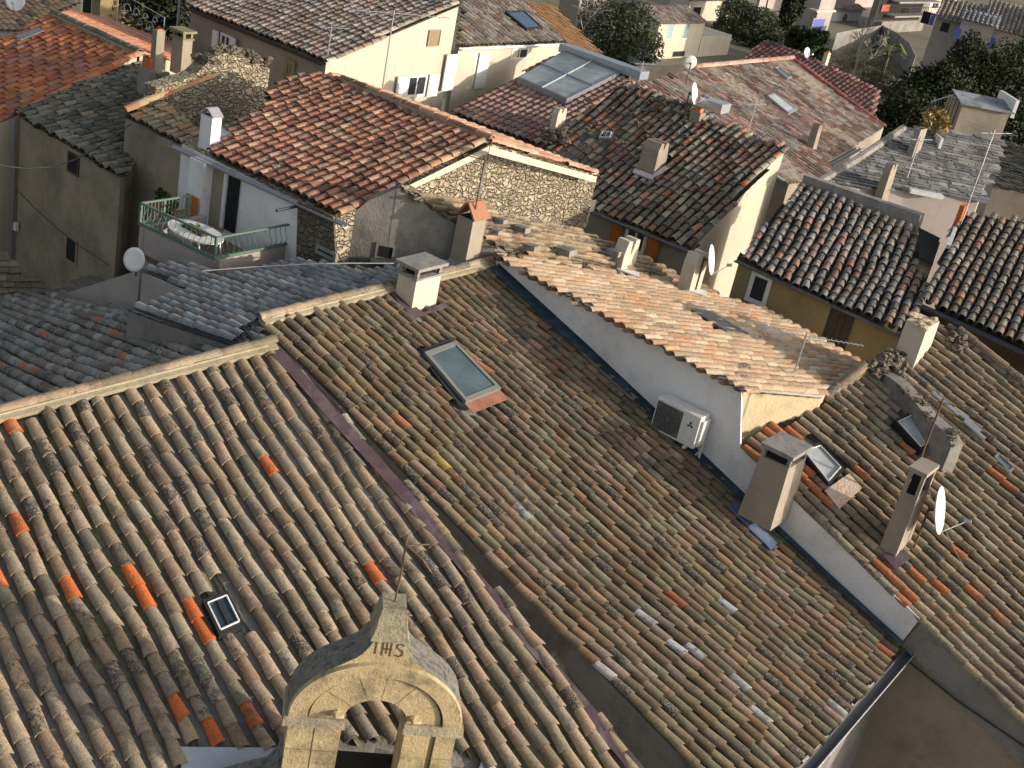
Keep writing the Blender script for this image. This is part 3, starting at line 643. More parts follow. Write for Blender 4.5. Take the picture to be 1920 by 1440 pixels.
m = MB(); body(m, p4, [(1393, 838), (1448, 797), (1545, 744), (1613, 690), (1652, 668), (1712, 632), (1762, 606), (1794, 619), (1922, 722), (2040, 820), (2300, 1250), (2100, 1460), tuple(proj(E4+p4.v*4.2)), (1727, 1160), (1420, 866)], .06, .0, side=lambda n: 0 if n@WN > .7 else 1)
m.build('wall', [P_brown, P_ochre], h4)
m = MB(); a = E4+WN*.02+p4.v*.05; b = E4+p4.v*4.2+WN*.02   # grey stucco band above a cable
m.slab([a-UP*.06, b-UP*.06, b-UP*.75, onW((1690, 1208))+WN*.02], WN*.025); m.build('stucco_band', P_grey, h4)
m = MB(); a, b = onW((1697, 1225))+WN*.09, onW((1690, 1208))+WN*.09; m.tube([onW((1690, 1222))+WN*.1, onW((1800, 1310))+WN*.1, onW((1935, 1402))+WN*.1], .018, 6); m.build('cable', M_black, h4)
m = MB(); halfpipes(m, p4.at((1545, 746), .02), p4.at((1620, 690), .02), p4.n, .1, .4, P4, 3, True, 6, .3, 1); m.build('ridge', [T_olive, mortar], h4); m = MB(); halfpipes(m, p4.at((1794, 620), .06), p4.at((2030, 815), .06), p4.n, .1, .4, P4, 5, False, 6, .4)
m.build('verge', [T_olive, mortar], h4)
skylight(h4, p4, [(1494, 850), (1530, 838), (1577, 888), (1548, 918)], M_black, G_refl, .05, .16, trim=M_whitep)
skylight(h4, p4, [(1671, 795), (1702, 780), (1752, 832), (1722, 852)], M_black, G_refl, .05, .14, trim=M_whitep)
skylight(h4, p4, [(1860, 860), (1868, 853), (1900, 882), (1890, 890)], M_gutter, G_sky, .03, .08)
m = MB(); m.slab([p4.at(p, .08) for p in [(1542, 925), (1588, 893), (1612, 920), (1570, 960)]], p4.n*.02); m.build('crumpled_flashing', plaster('crinkled foil', (.75, .6, .45), (.6, .4, .28), 9, (.45, .5, .58), .6, 1.), h4)
m = MB(); m.slab([p4.at(p, .085) for p in [(1728, 868), (1760, 842), (1795, 868), (1765, 890)]], p4.n*.02); m.build('pink_apron', flat('faded pink sheet', (.36, .2, .15), .7), h4)
m = MB(); rd = random.Random(5)
for px in [(1742, 742), (1755, 752), (1794, 782), (1802, 796)]:
    a = p4.at(px, .12); m.tube([a, a+p4.v*.5], .045, 8)
m.build('metal_flue_cover', M_alu, h4)
chimney(h4, p4, (1447, 985), 1486, 1386, 884, P_beige, P_conc, 'mouth', ch=.17, taper=.84, over=.04, sink=.12)
m = MB(); m.slab([onW(p)+WN*.05 for p in [(1374, 950), (1455, 1028), (1480, 1000), (1400, 925)]], WN*.03); m.slab([p2.at(p, .1) for p in [(1370, 945), (1452, 1025), (1440, 1040), (1360, 960)]], p2.n*.02)
m.build('chimney_flashing', plaster('blue sealing paint', (.07, .12, .2), (.1, .16, .25), 4, (.3, .33, .38), .5, .2), h4)
chimney(h4, p4, (1675, 1055), 1700, 1643, 938, P_beige, P_beige, 'mouth', ch=.42, taper=.9, over=.02)
m = MB(); m.slab([p4.at(p, .07) for p in [(1650, 1045), (1675, 1072), (1705, 1050), (1690, 1035)]], p4.n*.02); m.build('chimney_foot_flashing', M_maroon, h4)
# broken cross wall
bw = thing('broken_wall', p4.at((1710, 790)), 'crumbling grey rubble wall stub crossing the lower right roof beside a skylight', 'wall')
m = MB(); rd = random.Random(2); a, b = p4.at((1650, 705)), p4.at((1762, 893)); dd = b-a; n_ = 9; tw = nz(np.cross(dd, UP)); tw = tw if tw@R > 0 else -tw
hs = [.08, .2, .3, .36, .42, .46, .52, .6, .68, .66]
for i in range(n_):
    p, q = a+dd*i/n_, a+dd*(i+1)/n_; m.slab([p-UP*.2, q-UP*.2, q+UP*hs[i+1], p+UP*hs[i]], tw*.3)
m.build('masonry', P_grey, bw)
m = MB()
for i in range(34):
    t = rd.random(); p = a+dd*t+tw*rd.uniform(0, .3)+UP*(hs[int(t*9)]+rd.uniform(-.05, .05)); m.blob(p, rd.uniform(.04, .1), 0, seed=i)
m.build('rubble_top', S_dark, bw)['kind'] = 'stuff'
bw2 = thing('ruined_pier', p4.at((1725, 665)), 'broken pale plastered pier with a crumbling yellow top beside the dark roof on the right', 'wall')
m = MB(); a = p4.at((1712, 690)); m.box(a-UP*.3, R*.7, -Q*.45, UP*1.15, 0, .96); m.build('masonry', P_cream, bw2)
m = MB()
for i in range(12): m.blob(a+R*rd.uniform(0, .7)-Q*rd.uniform(0, .45)+UP*(.85+rd.uniform(-.03, .05)), rd.uniform(.06, .12), 0, seed=40+i)
m.build('rubble_top', P_yellow, bw2)['kind'] = 'stuff'
m = MB()
for i in range(46):
    px = rd.choice([(1660, 680), (1680, 690), (1700, 650), (1690, 700), (1640, 690), (1785, 640), (1800, 650)]); m.blob(p4.at((px[0]+rd.gauss(0, 9), px[1]+rd.gauss(0, 9)), .08), rd.uniform(.06, .15), 0, seed=80+i)
tag(m.build('rubble_heap', S_dark), 'loose stones and broken tiles heaped at the top of the lower right roof', 'rubble', kind='stuff')

# ================= HOUSE 8 : grey rubble walled house behind house 2
X1_ = V(-4.25, 23.85, -9); X2_ = onW((928, 466)); D8 = nz((X2_-X1_)*V(1, 1, 0)); N8 = nz(np.cross(D8, UP)); N8 = N8 if N8@X1_ < 0 else -N8
def W8(px): return hitp(px[0], px[1], X1_, N8)
a8, b8 = W8((746, 353)), W8((926, 464)); p8 = PL(a8, nz(b8-a8), p3.v)
h8 = thing('tiled_house', onW((780, 430))*V(1, 1, 0)+V(0, 0, ZG), 'dark stained stone house with a niche window and a ragged roof of broken old tiles', 'house', 'old village houses under clay tile roofs')
poly8 = [(748, 352), (925, 462), (1000, 484), (1130, 500), (1300, 548), (1345, 545), (1180, 470), (1080, 428), (900, 388)]
PRU = [(.4, .31, .2), (.34, .27, .17), (.45, .36, .24), (.28, .22, .15), (.42, .28, .18)]
roof(h8, p8, poly8, T_moss, pitch=.24, ex=.34, pal=PRU, lich=.3, seed=31, K=6, sag=.07, jit=2.2, cov=.4, pcol=(.25, .2, .13))
m = MB(); pts = [W8(p) for p in [(690, 378), (745, 354), (925, 464), (925, 500)]]
body(m, p8, [(745, 353), (925, 463), (1000, 484), (1130, 500), (1300, 548), (1345, 545), (1180, 470), (1080, 428), (900, 388)], .05, 0)
m.slab([W8(p) for p in [(648, 410), (692, 376), (746, 353), (928, 466), (925, 505)]]+[W8((925, 505))*V(1, 1, 0)+V(0, 0, ZG), W8((648, 410))*V(1, 1, 0)+V(0, 0, ZG)], -N8*.3)
m.build('wall', P_grey, h8)
m = MB(); rd = random.Random(9)
for i in range(60):
    t = rd.random(); px = (745+185*t, 353+113*t); m.blob(W8(px)+UP*.04+N8*rd.uniform(-.25, .05), rd.uniform(.05, .11), 0, seed=i+200)
for i in range(40):
    px = (rd.uniform(930, 1290), 0); px = (px[0], 480+(px[0]-930)*.19+rd.gauss(0, 5)); m.blob(p8.at(px, .08), rd.uniform(.05, .14), 0, seed=i+300)
m.build('rubble_edge', S_dark, h8)['kind'] = 'stuff'
for px, s in [((922, 420), .16), ((958, 436), .2), ((915, 440), .14), ((975, 470), .2), ((1035, 478), .25), ((1130, 480), .22)]:
    a = p8.at(px, .08); m = MB(); m.box(a, nz(WD+UP*.1)*s*1.5, R*s, UP*s*.55); m.build('loose_slab', P_conc, h8)
winbox(h8, X1_, D8, (706, 454), (738, 490), fr=P_grey, pane=M_hole, fw=.05, depth=.05, bars=0, sill=P_conc)
# chimney stack against it
o = W8((868, 505)); H = toy(o, UP, 402)
m = MB(); m.box(o+N8*.45-UP*1.5, R*.45, -Q*.42, UP*(H+1.5), 0, .92); c8 = m.build('chimney', P_beige, h8)
m = MB(); cc = o+N8*.45+R*.225-Q*.21+UP*H
for s in (-1, 1): m.slab([cc-R*.24-Q*s*.22, cc+R*.24-Q*s*.22, cc+R*.24+UP*.3, cc-R*.24+UP*.3], nz(-Q*s+UP*.7)*.04)
m.build('chimney_cap', flat('terracotta slab', (.33, .16, .09), .8), c8)
m = MB(); m.cbox(cc-UP*.02, R*.34, Q*.3, UP*.03); m.build('flue', M_hole, c8)
# twin horned chimney behind the orange roof
o = p3.at((1160, 512)); 
chimney(h3, p3, (1162, 514), 1190, 1146, 480, P_cream, P_cream, 'horn', ch=.18, dims=(.55, .28))
chimney(h3, p3, (1290, 553), 1322, 1276, 500, P_cream, P_cream, 'horn', ch=.14, dims=(.5, .3))
m = MB(); m.slab([p3.at(p, .08) for p in [(1154, 512), (1195, 528), (1196, 520), (1160, 505)]], p3.n*.03); m.slab([p3.at(p, .08) for p in [(1284, 551), (1322, 562), (1322, 554), (1290, 545)]], p3.n*.03); m.build('white_mortar', M_whitep, h3)

# ================= HOUSE 7 : red roof, stone gable, white wall with terrace
GRP = 'old village houses under clay tile roofs'
def house(px, pl, label, name='tiled_house'): return thing(name, pl.at(px)*V(1, 1, 0)+V(0, 0, ZG), label, 'house', GRP)
p7 = PL.mk((486, 345), -8.2, -123.1, 14.5)
h7 = house((650, 280), p7, 'house with a long red brown roof, golden rubble stone gable and a white terrace wall')
poly7 = [(616, 140), (920, 264), (745, 349), (640, 402), (392, 288), (418, 262), (437, 238), (508, 193), (496, 170), (569, 141)]
PR7 = [(.36, .17, .11), (.44, .22, .15), (.26, .125, .09), (.5, .28, .19), (.3, .15, .1), (.22, .11, .085), (.47, .3, .2)]
g0, g1 = p7.at((640, 150)), p7.at((920, 264))
p7b = PL.thru(g1, RAZ, 14.5)
roof(h7, p7, poly7, T_red, pitch=.22, ex=.33, pal=PR7, lich=.06, seed=41, K=7, sag=.03, cov=.42, pcol=(.09, .065, .045), vary=.25)
poly7b = [(616, 140), (920, 264), (1126, 326), (730, 178)]
roof(h7, p7b, poly7b, T_new, 'back_roof', pitch=.22, ex=.33, pal=[(.5, .28, .18), (.55, .33, .22), (.45, .25, .16), (.6, .4, .3)], lich=.03, seed=42, K=6, sag=.02, cov=.4, pcol=(.2, .12, .08))
# slopes share one masonry body; front face set back for the terrace
gt = hitp(920, 264, g1, Q)
m = MB()
def g7(n): return 0 if n@Q > .7 else 1
body(m, p7, [(616, 142), (920, 264), (745, 349), (628, 406), (338, 262), (418, 225), (508, 193), (569, 143)], .09, .03, side=g7)
body(m, p7b, [(616, 140), (920, 264), (1124, 325), (730, 178)], .07, .02, side=g7)
m.build('wall', [S_gold, P_white], h7)
# visible stone facing below the gutter and the plastered band under the verge
ew0, ew1 = p7.at((338, 262)), p7.at((632, 404)); EP = ew1; ED = nz((ew1-ew0)*V(1, 1, 0)); EN = nz(np.cross(ED, UP)); EN = EN if EN@R < 0 else -EN
def onE(px): return hitp(px[0], px[1], EP, EN)
m = MB(); m.slab([onE((562, 376)), onE((628, 406)), onE((640, 600)), onE((555, 600))], EN*.05); m.build('rubble_facing', S_dark, h7)
m = MB(); P_ = [p7.at(p, -.07) for p in [(918, 267), (748, 350)]]; P2_ = [p7b.at(p, -.07) for p in [(920, 268), (1120, 326)]]
m.slab([P_[0], P_[1], P_[1]-UP*.12, P_[0]-UP*.16], Q*.02); m.slab([P2_[0], P2_[1], P2_[1]-UP*.14, P2_[0]-UP*.16], Q*.02); m.build('gable_render', P_cream, h7)
gw = g1
m = MB()
for px, ww, hh in [((1104, 345), .5, .28), ((1096, 370), .32, .3), ((1100, 398), .55, .3), ((1090, 425), .4, .35)]:
    c = hitp(px[0], px[1], g1+Q*.01, Q); m.box(c-R*ww/2, R*ww, Q*.035, UP*hh)
m.build('corner_stones', P_cream, h7)
winbox(h7, g1+Q*.0, R, (957, 362), (967, 383), fr=P_cream, pane=flat('cream glass brick', (.55, .5, .4), .4), fw=.04, depth=.06, bars=1)
m = MB(); halfpipes(m, g0+UP*.02, g1+UP*.02, UP, .1, .42, PR7, 3, True, 6, .3, 1, .02); m.build('ridge', [T_red, mortar], h7)
a, b = p7.at((322, 266)), p7.at((650, 414)); gutter(h7, a+EN*.02-UP*.06, b+EN*.02-UP*.06, .075, flat('pale grey gutter', (.36, .36, .4), .5))
FZ = -9.25   # terrace floor
def onF(px): return atz(px[0], px[1], FZ)
def onG(px): return atz(px[0], px[1], FZ-.55)
te = thing('roof_terrace', onF((420, 450))*V(1, 1, 0)+V(0, 0, ZG), 'walled terrace with a green rim in front of the white house wall', 'terrace')
c0, c1, c2_ = onF((262, 422)), onF((402, 488)), onF((560, 456)); c3 = c0+(c2_-c1)
ext = nz((c2_-c1)*V(1, 1, 0)); cB = c0+ext*(tox(c0, ext, 352)); 
m = MB(); dz_ = UP*.55; m.slab([c0-dz_, c1-dz_, c2_+ext*.4-dz_, cB+ext*1.2-dz_], -UP*.12); m.build('floor', plaster('terrace floor', (.2, .15, .11), (.26, .2, .15), 3), te)
m = MB(); dn = c0[2]-ZG
ins = .08
q0, q1, q2, q3 = c0+ext*ins+ED*ins, c1+ext*ins-ED*ins, c2_-ED*ins, cB+ED*ins
m.slab([q0-UP*.68, q1-UP*.68, q2+ext*.3-UP*.68, q3+ext*.9-UP*.68], -UP*(dn-.68)); m.build('wall', P_pink, te)
for nm_, s_, e_, w_ in (('long_parapet', c0, c1, ext), ('front_parapet', c1, c2_+ext*.3, -ED), ('return_parapet', cB+ext*.4, c0, ED)):
    m = MB(); m.slab([s_-UP*.7, e_-UP*.7, e_+w_*.13-UP*.7, s_+w_*.13-UP*.7], UP*(.7 if nm_[0] != 'f' else .694)); m.build(nm_, P_pink, te)
rl = thing('terrace_railing', c1, 'green wrought iron railing with wavy bars round the terrace', 'railing')
RH = .44
for nm, (a, b) in (('long_panel', (c0, c1)), ('front_panel', (c1, c2_)), ('return_panel', (cB, c0))):
    m = MB(); L = np.linalg.norm(b-a); d = (b-a)/L; s = nz(np.cross(d, UP)); m.box(a-s*.03+UP*.02, d*L, s*.06, UP*.05); m.box(a-s*.02+UP*RH, d*L, s*.04, UP*.035)
    if nm != 'return_panel':
        n_ = int(L/.13)
        for k in range(1, n_):
            p = a+d*L*k/n_; m.tube([p+UP*.05, p+UP*.12+s*.04, p+UP*.2+s*.07, p+UP*.29+s*.01, p+UP*.36-s*.02, p+UP*RH], .009, 4)
    else:
        for k in (0., .5): m.box(a+d*L*k-s*.02, d*.05, s*.04, UP*RH)
        for k in range(1, 14): m.tube([a+d*L*k/14+UP*.05, a+d*L*k/14+UP*RH], .009, 4)
    for q in (a, b): m.box(q-d*.025-s*.025, d*.05, s*.05, UP*(RH+.03))
    m.build(nm, M_green, rl)
tb = thing('garden_table', atz(367, 433, FZ+.17)-UP*.72, 'oval white garden table on the terrace behind the green railing', 'table')
tc = atz(367, 433, FZ+.17)
m = MB(); N = 26; tw_, th_ = tox(tc, R, 410)*.9, .5
ring = [tc+R*cos(2*pi*k/N)*.42+Q*sin(2*pi*k/N)*.68 for k in range(N)]; m.slab(ring, -UP*.035); m.build('tabletop', M_whitep, tb)
for sx in (-1, 1):
    for sy in (-1, 1): m = MB(); p = tc+R*.25*sx+Q*.42*sy; m.tube([p-UP*.03, p+(R*sx+Q*sy)*.06-UP*.72], .022, 6); m.build('leg', M_whitep, tb)
tr = thing('tray', tc, 'wooden tray with greenery lying on the oval white table', 'tray'); m = MB(); m.cbox(tc+UP*.002, R*.22, Q*.6, UP*.04); m.build('base', M_wood, tr); leaves(tc+UP*.07+Q*.0, (.09, .22, .05), 160, .03, 3, L_yel, tr, 'greenery')
def planter(px, r, label, seed, mat=L_mid, sz=.05):
    p = onG(px); t = thing('potted_plant', p, label, 'plant'); m = MB(); m.tube([p, p+UP*.28], r*.5, 10, r2=r*.65); m.build('pot', M_terra, t); leaves(p+UP*.5, (r, r, r*.9), 260, sz, seed, mat, t, 'foliage', 6); m = MB(); m.tube([p+UP*.25, p+UP*.5], .015, 4); m.build('stem', M_bark, t)
planter((318, 425), .26, 'leafy potted plant in the left corner of the terrace behind the railing', 3); planter((296, 408), .2, 'small dark potted plant at the far end of the terrace railing', 4, L_dark); planter((470, 462), .22, 'low potted plant beside the front panel of the terrace railing', 6, L_yel)
p = onG((343, 428))
ch = thing('folding_chair', p, 'small orange folding chair behind the oval white table', 'chair')
for nm, mm in (('backrest', (R*.03, Q*.34, UP*.36, UP*.42)), ('seat', (-R*.36, Q*.34, UP*.03, UP*.4))):
    m = MB(); m.box(p+mm[3], mm[0], mm[1], mm[2]); m.build(nm, M_orange, ch)
for s in (0, .3):
    for q in (0, -.33): m = MB(); m.tube([p+Q*(s+.02)+R*q, p+Q*(s+.02)+R*q+UP*.42], .014, 5); m.build('leg', M_orange, ch)
# door, pilaster and chimney on the white wall
m = MB()
def efill(l, t, r, b, off, th):
    A, B = onE((l, t)), onE((r, b)); s = (B-A)@ED; return A, s
A = onE((421, 428)); wd = tox(A, ED, 441); H_ = toy(A, UP, 318)
m.box(A+EN*.01, ED*wd, EN*.02, UP*H_); m.build('doorway', M_hole, h7)
m = MB(); m.box(A+EN*.01-ED*.1, ED*.09, EN*.06, UP*H_); m.build('door_frame', M_whitep, h7)
m = MB(); B_ = onE((366, 415)); wd2 = tox(B_, ED, 392); top_ = toy(B_, UP, 292); m.box(B_+EN*.0, ED*wd2, EN*.3, UP*top_); m.build('pilaster', P_white, h7)
m = MB(); B3 = onE((393, 420)); wd3 = tox(B3, ED, 418); m.box(B3+EN*.005, ED*wd3, EN*.04, UP*toy(B3, UP, 305)); m.build('side_panel', P_beige, h7)
chimney(h7, p7, (393, 277), 411, 372, 222, P_white, flat('metal cowl', (.6, .6, .62), .3, .6), 'tent', ch=.1)
m = MB(); m.slab([p7.at(p, .02) for p in [(393, 275), (408, 240), (440, 257), (404, 276)]], p7.n*.05); m.build('lead_valley', plaster('lead sheet', (.4, .44, .5), (.34, .38, .44), 3), h7)
winbox(h7, onE((600, 450))+EN*.05, ED, (594, 456), (630, 492), fr=P_conc, pane=M_hole, fw=.07, depth=.06, bars=0)
m = MB(); a = onE((562, 386))+EN*.06; m.tube([a, a+EN*.55-UP*.02], .03, 6); m.build('pole', M_black, h7)

# ================= terrace well beside the blue roof, with dish
lw = thing('courtyard_wall', atz(262, 560, -10)*V(1, 1, 0)+V(0, 0, ZG), 'smooth beige courtyard walls meeting in a corner behind the grey roof', 'wall')
ra, rb = ray(113, 553), ray(262, 506); LA_ = ra*(24.9/ra[1]); cz = rb*(22.9/rb[1])
m = MB(); m.slab([cz, LA_, LA_*V(1, 1, 0)+UP*(-14), cz*V(1, 1, 0)+UP*(-14)], V(.1, .18, 0)); m.build('long_wall', P_pink, lw)
q0_, q1_ = p6.at((269, 508), -.03), p6.at((362, 546), -.03); wn_ = -R*.03
m = MB(); m.slab([q0_, q1_, q1_-UP*3, q0_-UP*3], wn_); m.build('short_wall', P_pink, lw)
dish(None, cz-R*.08-UP*.02, (273, 486), V(-.1, -1, .25), 'round pale satellite dish over the corner of the beige courtyard wall', .24, arm=False)

# ================= HOUSE 9
def stdwall(par, pl, poly, mat, drop=.08, inset=.06, side=None, zb=ZG, name='wall'):
    m = MB(); body(m, pl, poly, drop, inset, zb, side=side); return m.build(name, mat, par)
p9 = PL.mk((1205, 428), -9.2, -123.1, 25)
h9 = house((1300, 300), p9, 'house with orange shutters under a dark patchy roof dotted with red tiles')
poly9 = [(1096, 384), (1300, 468), (1480, 272), (1340, 217), (1192, 158), (1165, 162), (1060, 236), (1030, 262), (1010, 300)]
PD9 = [(.17, .15, .12), (.2, .175, .14), (.32, .27, .2), (.38, .17, .1), (.14, .125, .1), (.34, .29, .22), (.26, .14, .1), (.36, .28, .19), (.24, .2, .17), (.3, .19, .14)]
roof(h9, p9, poly9, T_grey, pitch=.225, ex=.31, pal=PD9, lich=.3, seed=51, K=7, sag=.06, jit=1.5, cov=.38, pcol=(.06, .055, .045), vary=.3, holes=[[(1205, 300), (1250, 300), (1245, 330), (1195, 325)]])
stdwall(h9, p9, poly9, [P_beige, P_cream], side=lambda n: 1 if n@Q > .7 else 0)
w0, w1 = p9.at((1113, 392)), p9.at((1300, 468)); D9 = nz((w1-w0)*V(1, 1, 0)); N9 = -nz(np.cross(D9, UP)); N9 = N9 if N9@R < 0 else -N9; w9 = w0-N9*.06
gutter(h9, w0+N9*.07-UP*.05, w1+N9*.07-UP*.05, .06)
winbox(h9, w9, D9, (1177, 421), (1206, 480), fr=M_whitep, pane=G_win, fw=.09, depth=.08, bars=1)
for a, b in (((1153, 413), (1162, 462)), ((1218, 442), (1230, 493))):
    A, B = onwall(a, w9, D9), onwall(b, w9, D9); s = (B-A)@D9; m = MB(); m.box(V(A[0], A[1], B[2])+N9*.03, D9*s, N9*.05, UP*(A[2]-B[2]))
    for k in range(7): m.box(V(A[0], A[1], B[2])+N9*.08+D9*.05+UP*(A[2]-B[2])*(.05+.135*k), D9*(s-.1), N9*.012, UP*(A[2]-B[2])*.1)
    m.build('shutter', M_orange, h9)
chimney(h9, p9, (1225, 330), 1246, 1192, 284, P_beige, P_cream, 'horn', ch=.1, taper=.85)
m = MB(); m.slab([p9.at(p, .05) for p in [(1190, 320), (1222, 333), (1252, 312), (1256, 318), (1222, 342), (1186, 328)]], p9.n*.04); m.build('chimney_flashing', plaster('violet grey flashing', (.4, .36, .42), (.5, .46, .46), 4), h9)
chimney(h9, p9, (1308, 236), 1318, 1290, 213, P_beige, M_terra, 'pot', ch=.06)
chimney(h9, p9, (1040, 244), 1056, 1030, 214, P_cream, P_cream, 'horn', ch=.08)
skylight(h9, p9, [(1128, 248), (1150, 250), (1146, 263), (1122, 262)], M_zinc, G_sky, .04, .06, mid=1, trim=M_whitep)
m = MB(); o = p9.at((1350, 220), .1); m.box(o, R*.5, -Q*.7, UP*.25); m.build('roof_box', M_zinc, h9)
rd = random.Random(77)
tops = [(1165+i*9.5, 160+i*4.3) for i in range(17)]
m = MB()
for i, t in enumerate(tops):
    if rd.random() < .8: m.blob(p9.at((t[0]+rd.gauss(0, 4), t[1]+rd.uniform(0, 8)), .07), rd.uniform(.06, .16), 0, seed=i+500)
for i in range(26): m.blob(p9.at((1040+rd.uniform(-25, 25), 262+rd.uniform(-16, 10)), .07), rd.uniform(.06, .15), 0, seed=i+600)
for i in range(34): m.blob(p9.at((rd.uniform(1090, 1300), rd.uniform(190, 300)), .08), rd.uniform(.04, .1), 0, seed=i+640)
m.build('moss_and_stones', S_dark, h9)['kind'] = 'stuff'

# ================= HOUSE 10, 11
def walldir(pl, a, b, back=.06):
    w0, w1 = pl.at(a), pl.at(b); d = nz((w1-w0)*V(1, 1, 0)); n = nz(np.cross(d, UP)); n = n if n@w0 < 0 else -n
    return w0-n*back, d, n, w0, w1
p10 = PL.mk((1540, 552), -8.75, -110, 17)
h10 = house((1580, 470), p10, 'ochre walled house with a dark door under a roof of dark multicoloured mossy tiles')
poly10 = [(1382, 484), (1700, 630), (1735, 540), (1740, 520), (1722, 500), (1716, 425), (1505, 345)]
PM = [(.2, .185, .165), (.26, .24, .215), (.28, .21, .18), (.23, .22, .21), (.3, .17, .13), (.17, .16, .14), (.33, .28, .23), (.27, .26, .26), (.25, .17, .145)]
roof(h10, p10, poly10, T_grey, pitch=.215, ex=.29, pal=PM, lich=.25, seed=61, K=8, sag=.05, jit=1.6, cov=.4, pcol=(.06, .055, .045), vary=.28)
poly10b = [(1382, 482), (1700, 628), (1772, 445), (1505, 345)]
stdwall(h10, p10, poly10b, P_ochre, drop=.12)
w10, D10, N10, e0_, e1_ = walldir(p10, (1382, 482), (1700, 628))
gutter(h10, e0_+N10*.07-UP*.05, e1_+N10*.07-UP*.05, .06, flat('old grey gutter', (.16, .16, .16), .6))
winbox(h10, w10, D10, (1412, 506), (1434, 577), fr=M_whitep, pane=G_win, fw=.1, depth=.06, bars=0)
winbox(h10, w10, D10, (1560, 574), (1583, 655), 'door', fr=M_wood, pane=flat('brown door boards', (.06, .045, .04), .7), fw=.05, depth=.05, bars=2)
m = MB(); t0, t1 = p10.at((1503, 343)), p10.at((1722, 418)); m.box(t0-UP*.3, t1-t0, R*.25, UP*.5); m.build('parapet', P_conc, h10)
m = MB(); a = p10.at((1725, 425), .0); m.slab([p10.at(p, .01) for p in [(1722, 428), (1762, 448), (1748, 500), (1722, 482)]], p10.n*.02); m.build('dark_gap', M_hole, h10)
p11 = PL.mk((1800, 594), -8.45, -114, 17)
h11 = house((1860, 520), p11, 'house at the right edge with a thick dark gutter and dark timber boarding under tiles')
poly11 = [(1730, 562), (1990, 682), (2030, 440), (1920, 412), (1808, 400), (1788, 425), (1760, 500)]
roof(h11, p11, poly11, T_grey, pitch=.215, ex=.3, pal=[(.22, .2, .165), (.28, .24, .19), (.33, .2, .14), (.19, .17, .14), (.33, .29, .23), (.26, .2, .16)], lich=.3, seed=62, K=8, sag=.02, cov=.4, pcol=(.05, .05, .045))
stdwall(h11, p11, [(1730, 562), (1990, 682), (2030, 440), (1920, 412), (1808, 400)], [M_wood, P_pink], side=lambda n: 0, drop=.1, inset=.3)
w11, D11, N11, f0, f1 = walldir(p11, (1730, 564), (1985, 680))
gutter(h11, f0+N11*.1-UP*.06, f1+N11*.1-UP*.06, .09, flat('dark blue gutter', (.07, .075, .1), .5))
m = MB(); m.box(f0+N11*.0-UP*.28, f1-f0, -N11*.25, UP*.12); m.build('fascia', M_wood, h11)
m = MB(); P__ = [p11.at(p, .04) for p in [(1772, 468), (1786, 435), (1792, 437), (1780, 470)]]; m.slab(P__, p11.n*.1); m.build('white_flashing', M_whitep, h11)
m = MB(); a = p11.at((1795, 425)); m.box(a-UP*.2, R*.35, -Q*.12, UP*.7, 0, .9); m.build('terracotta_stub', M_terra, h11)

# ================= HOUSE 12 : slate roof with stair tower
p12 = PL.mk((1700, 366), -7.7, -84, 20)
h12 = house((1740, 300), p12, 'house roofed with grey stone slabs and crowned by a small square stair tower')
def slates(par, pl, poly, name, seed, pal, ex=.15, wd=.24, mat=None):
    rd = random.Random(seed); pab = [tuple(pl.ab(pl.at(p))) for p in poly]; m = MB(); b0, b1 = min(p[1] for p in pab), max(p[1] for p in pab); a0, a1 = min(p[0] for p in pab), max(p[0] for p in pab)
    b = b1
    while b > b0:
        a = a0+rd.uniform(-.3, 0); e = ex*rd.uniform(.8, 1.15)
        while a < a1:
            w_ = wd*rd.uniform(.6, 1.7)
            if inpoly((a+w_/2, b-e/2), pab):
                c = rd.choice(pal); f = rd.uniform(.75, 1.25); j = lambda: rd.uniform(-.015, .02); z = rd.uniform(.03, .065)
                P = [pl.pt(a+.006, b+j(), z), pl.pt(a+w_-.006, b+j(), z+j()*.5), pl.pt(a+w_-.006, b-e*1.25, .005), pl.pt(a+.006, b-e*1.25, .005)]
                m.slab(P, -pl.n*.028, 0, (c[0]*f, c[1]*f, c[2]*f, rd.random()*.55))
            a += w_
        b -= e
    return m.build(name, mat or T_grey, par, fix=False)
poly12 = [(1535, 345), (1700, 360), (1842, 378), (1885, 264), (1800, 246), (1720, 240), (1690, 242), (1610, 298)]
slates(h12, p12, poly12, 'roof', 3, [(.3, .3, .31), (.24, .24, .25), (.34, .33, .33), (.2, .2, .2)])
stdwall(h12, p12, poly12, P_pink, drop=.03, inset=.1)
m = MB(); q_ = [p12.at(p, .05) for p in [(1530, 347), (1610, 299), (1692, 243)]]; m.tube(q_, .11, 7); m.build('verge', P_conc, h12)
m = MB(); o = p12.at((1788, 245)); dx = nz(p12.u*V(1, 1, 0)); dx = dx if dx@CR > 0 else -dx; wl_ = tox(o, dx, 1875); hh_ = toy(o, UP, 196); bk = -nz(p12.v*V(1, 1, 0)); m.box(o-UP*2.4, dx*wl_, bk*1.25, UP*(hh_+2.4)); m.build('stair_tower', P_beige, h12)
tt = o+UP*hh_; pt_ = PL(tt-dx*.08-bk*.1, dx, nz(-bk-UP*.3)); 
m = MB(); rd = random.Random(4)
for r_ in range(3):
    for c_ in range(8):
        f = rd.uniform(.7, 1.2); q = tt-dx*.1-bk*.12+dx*c_*(wl_+.2)/8+bk*r_*.3+UP*(.02+r_*.06); m.slab([q, q+dx*(wl_+.18)/8, q+dx*(wl_+.18)/8+bk*.36+UP*.06, q+bk*.36+UP*.06], UP*.03, 0, (.28*f, .3*f, .33*f, rd.random()*.4))
m.build('tower_roof', T_grey, h12, fix=False)
m = MB(); m.box(tt+dx*(wl_+.06)-UP*.1, dx*.1, bk*1.3, UP*.5); m.build('verge_wall', M_whitep, h12)
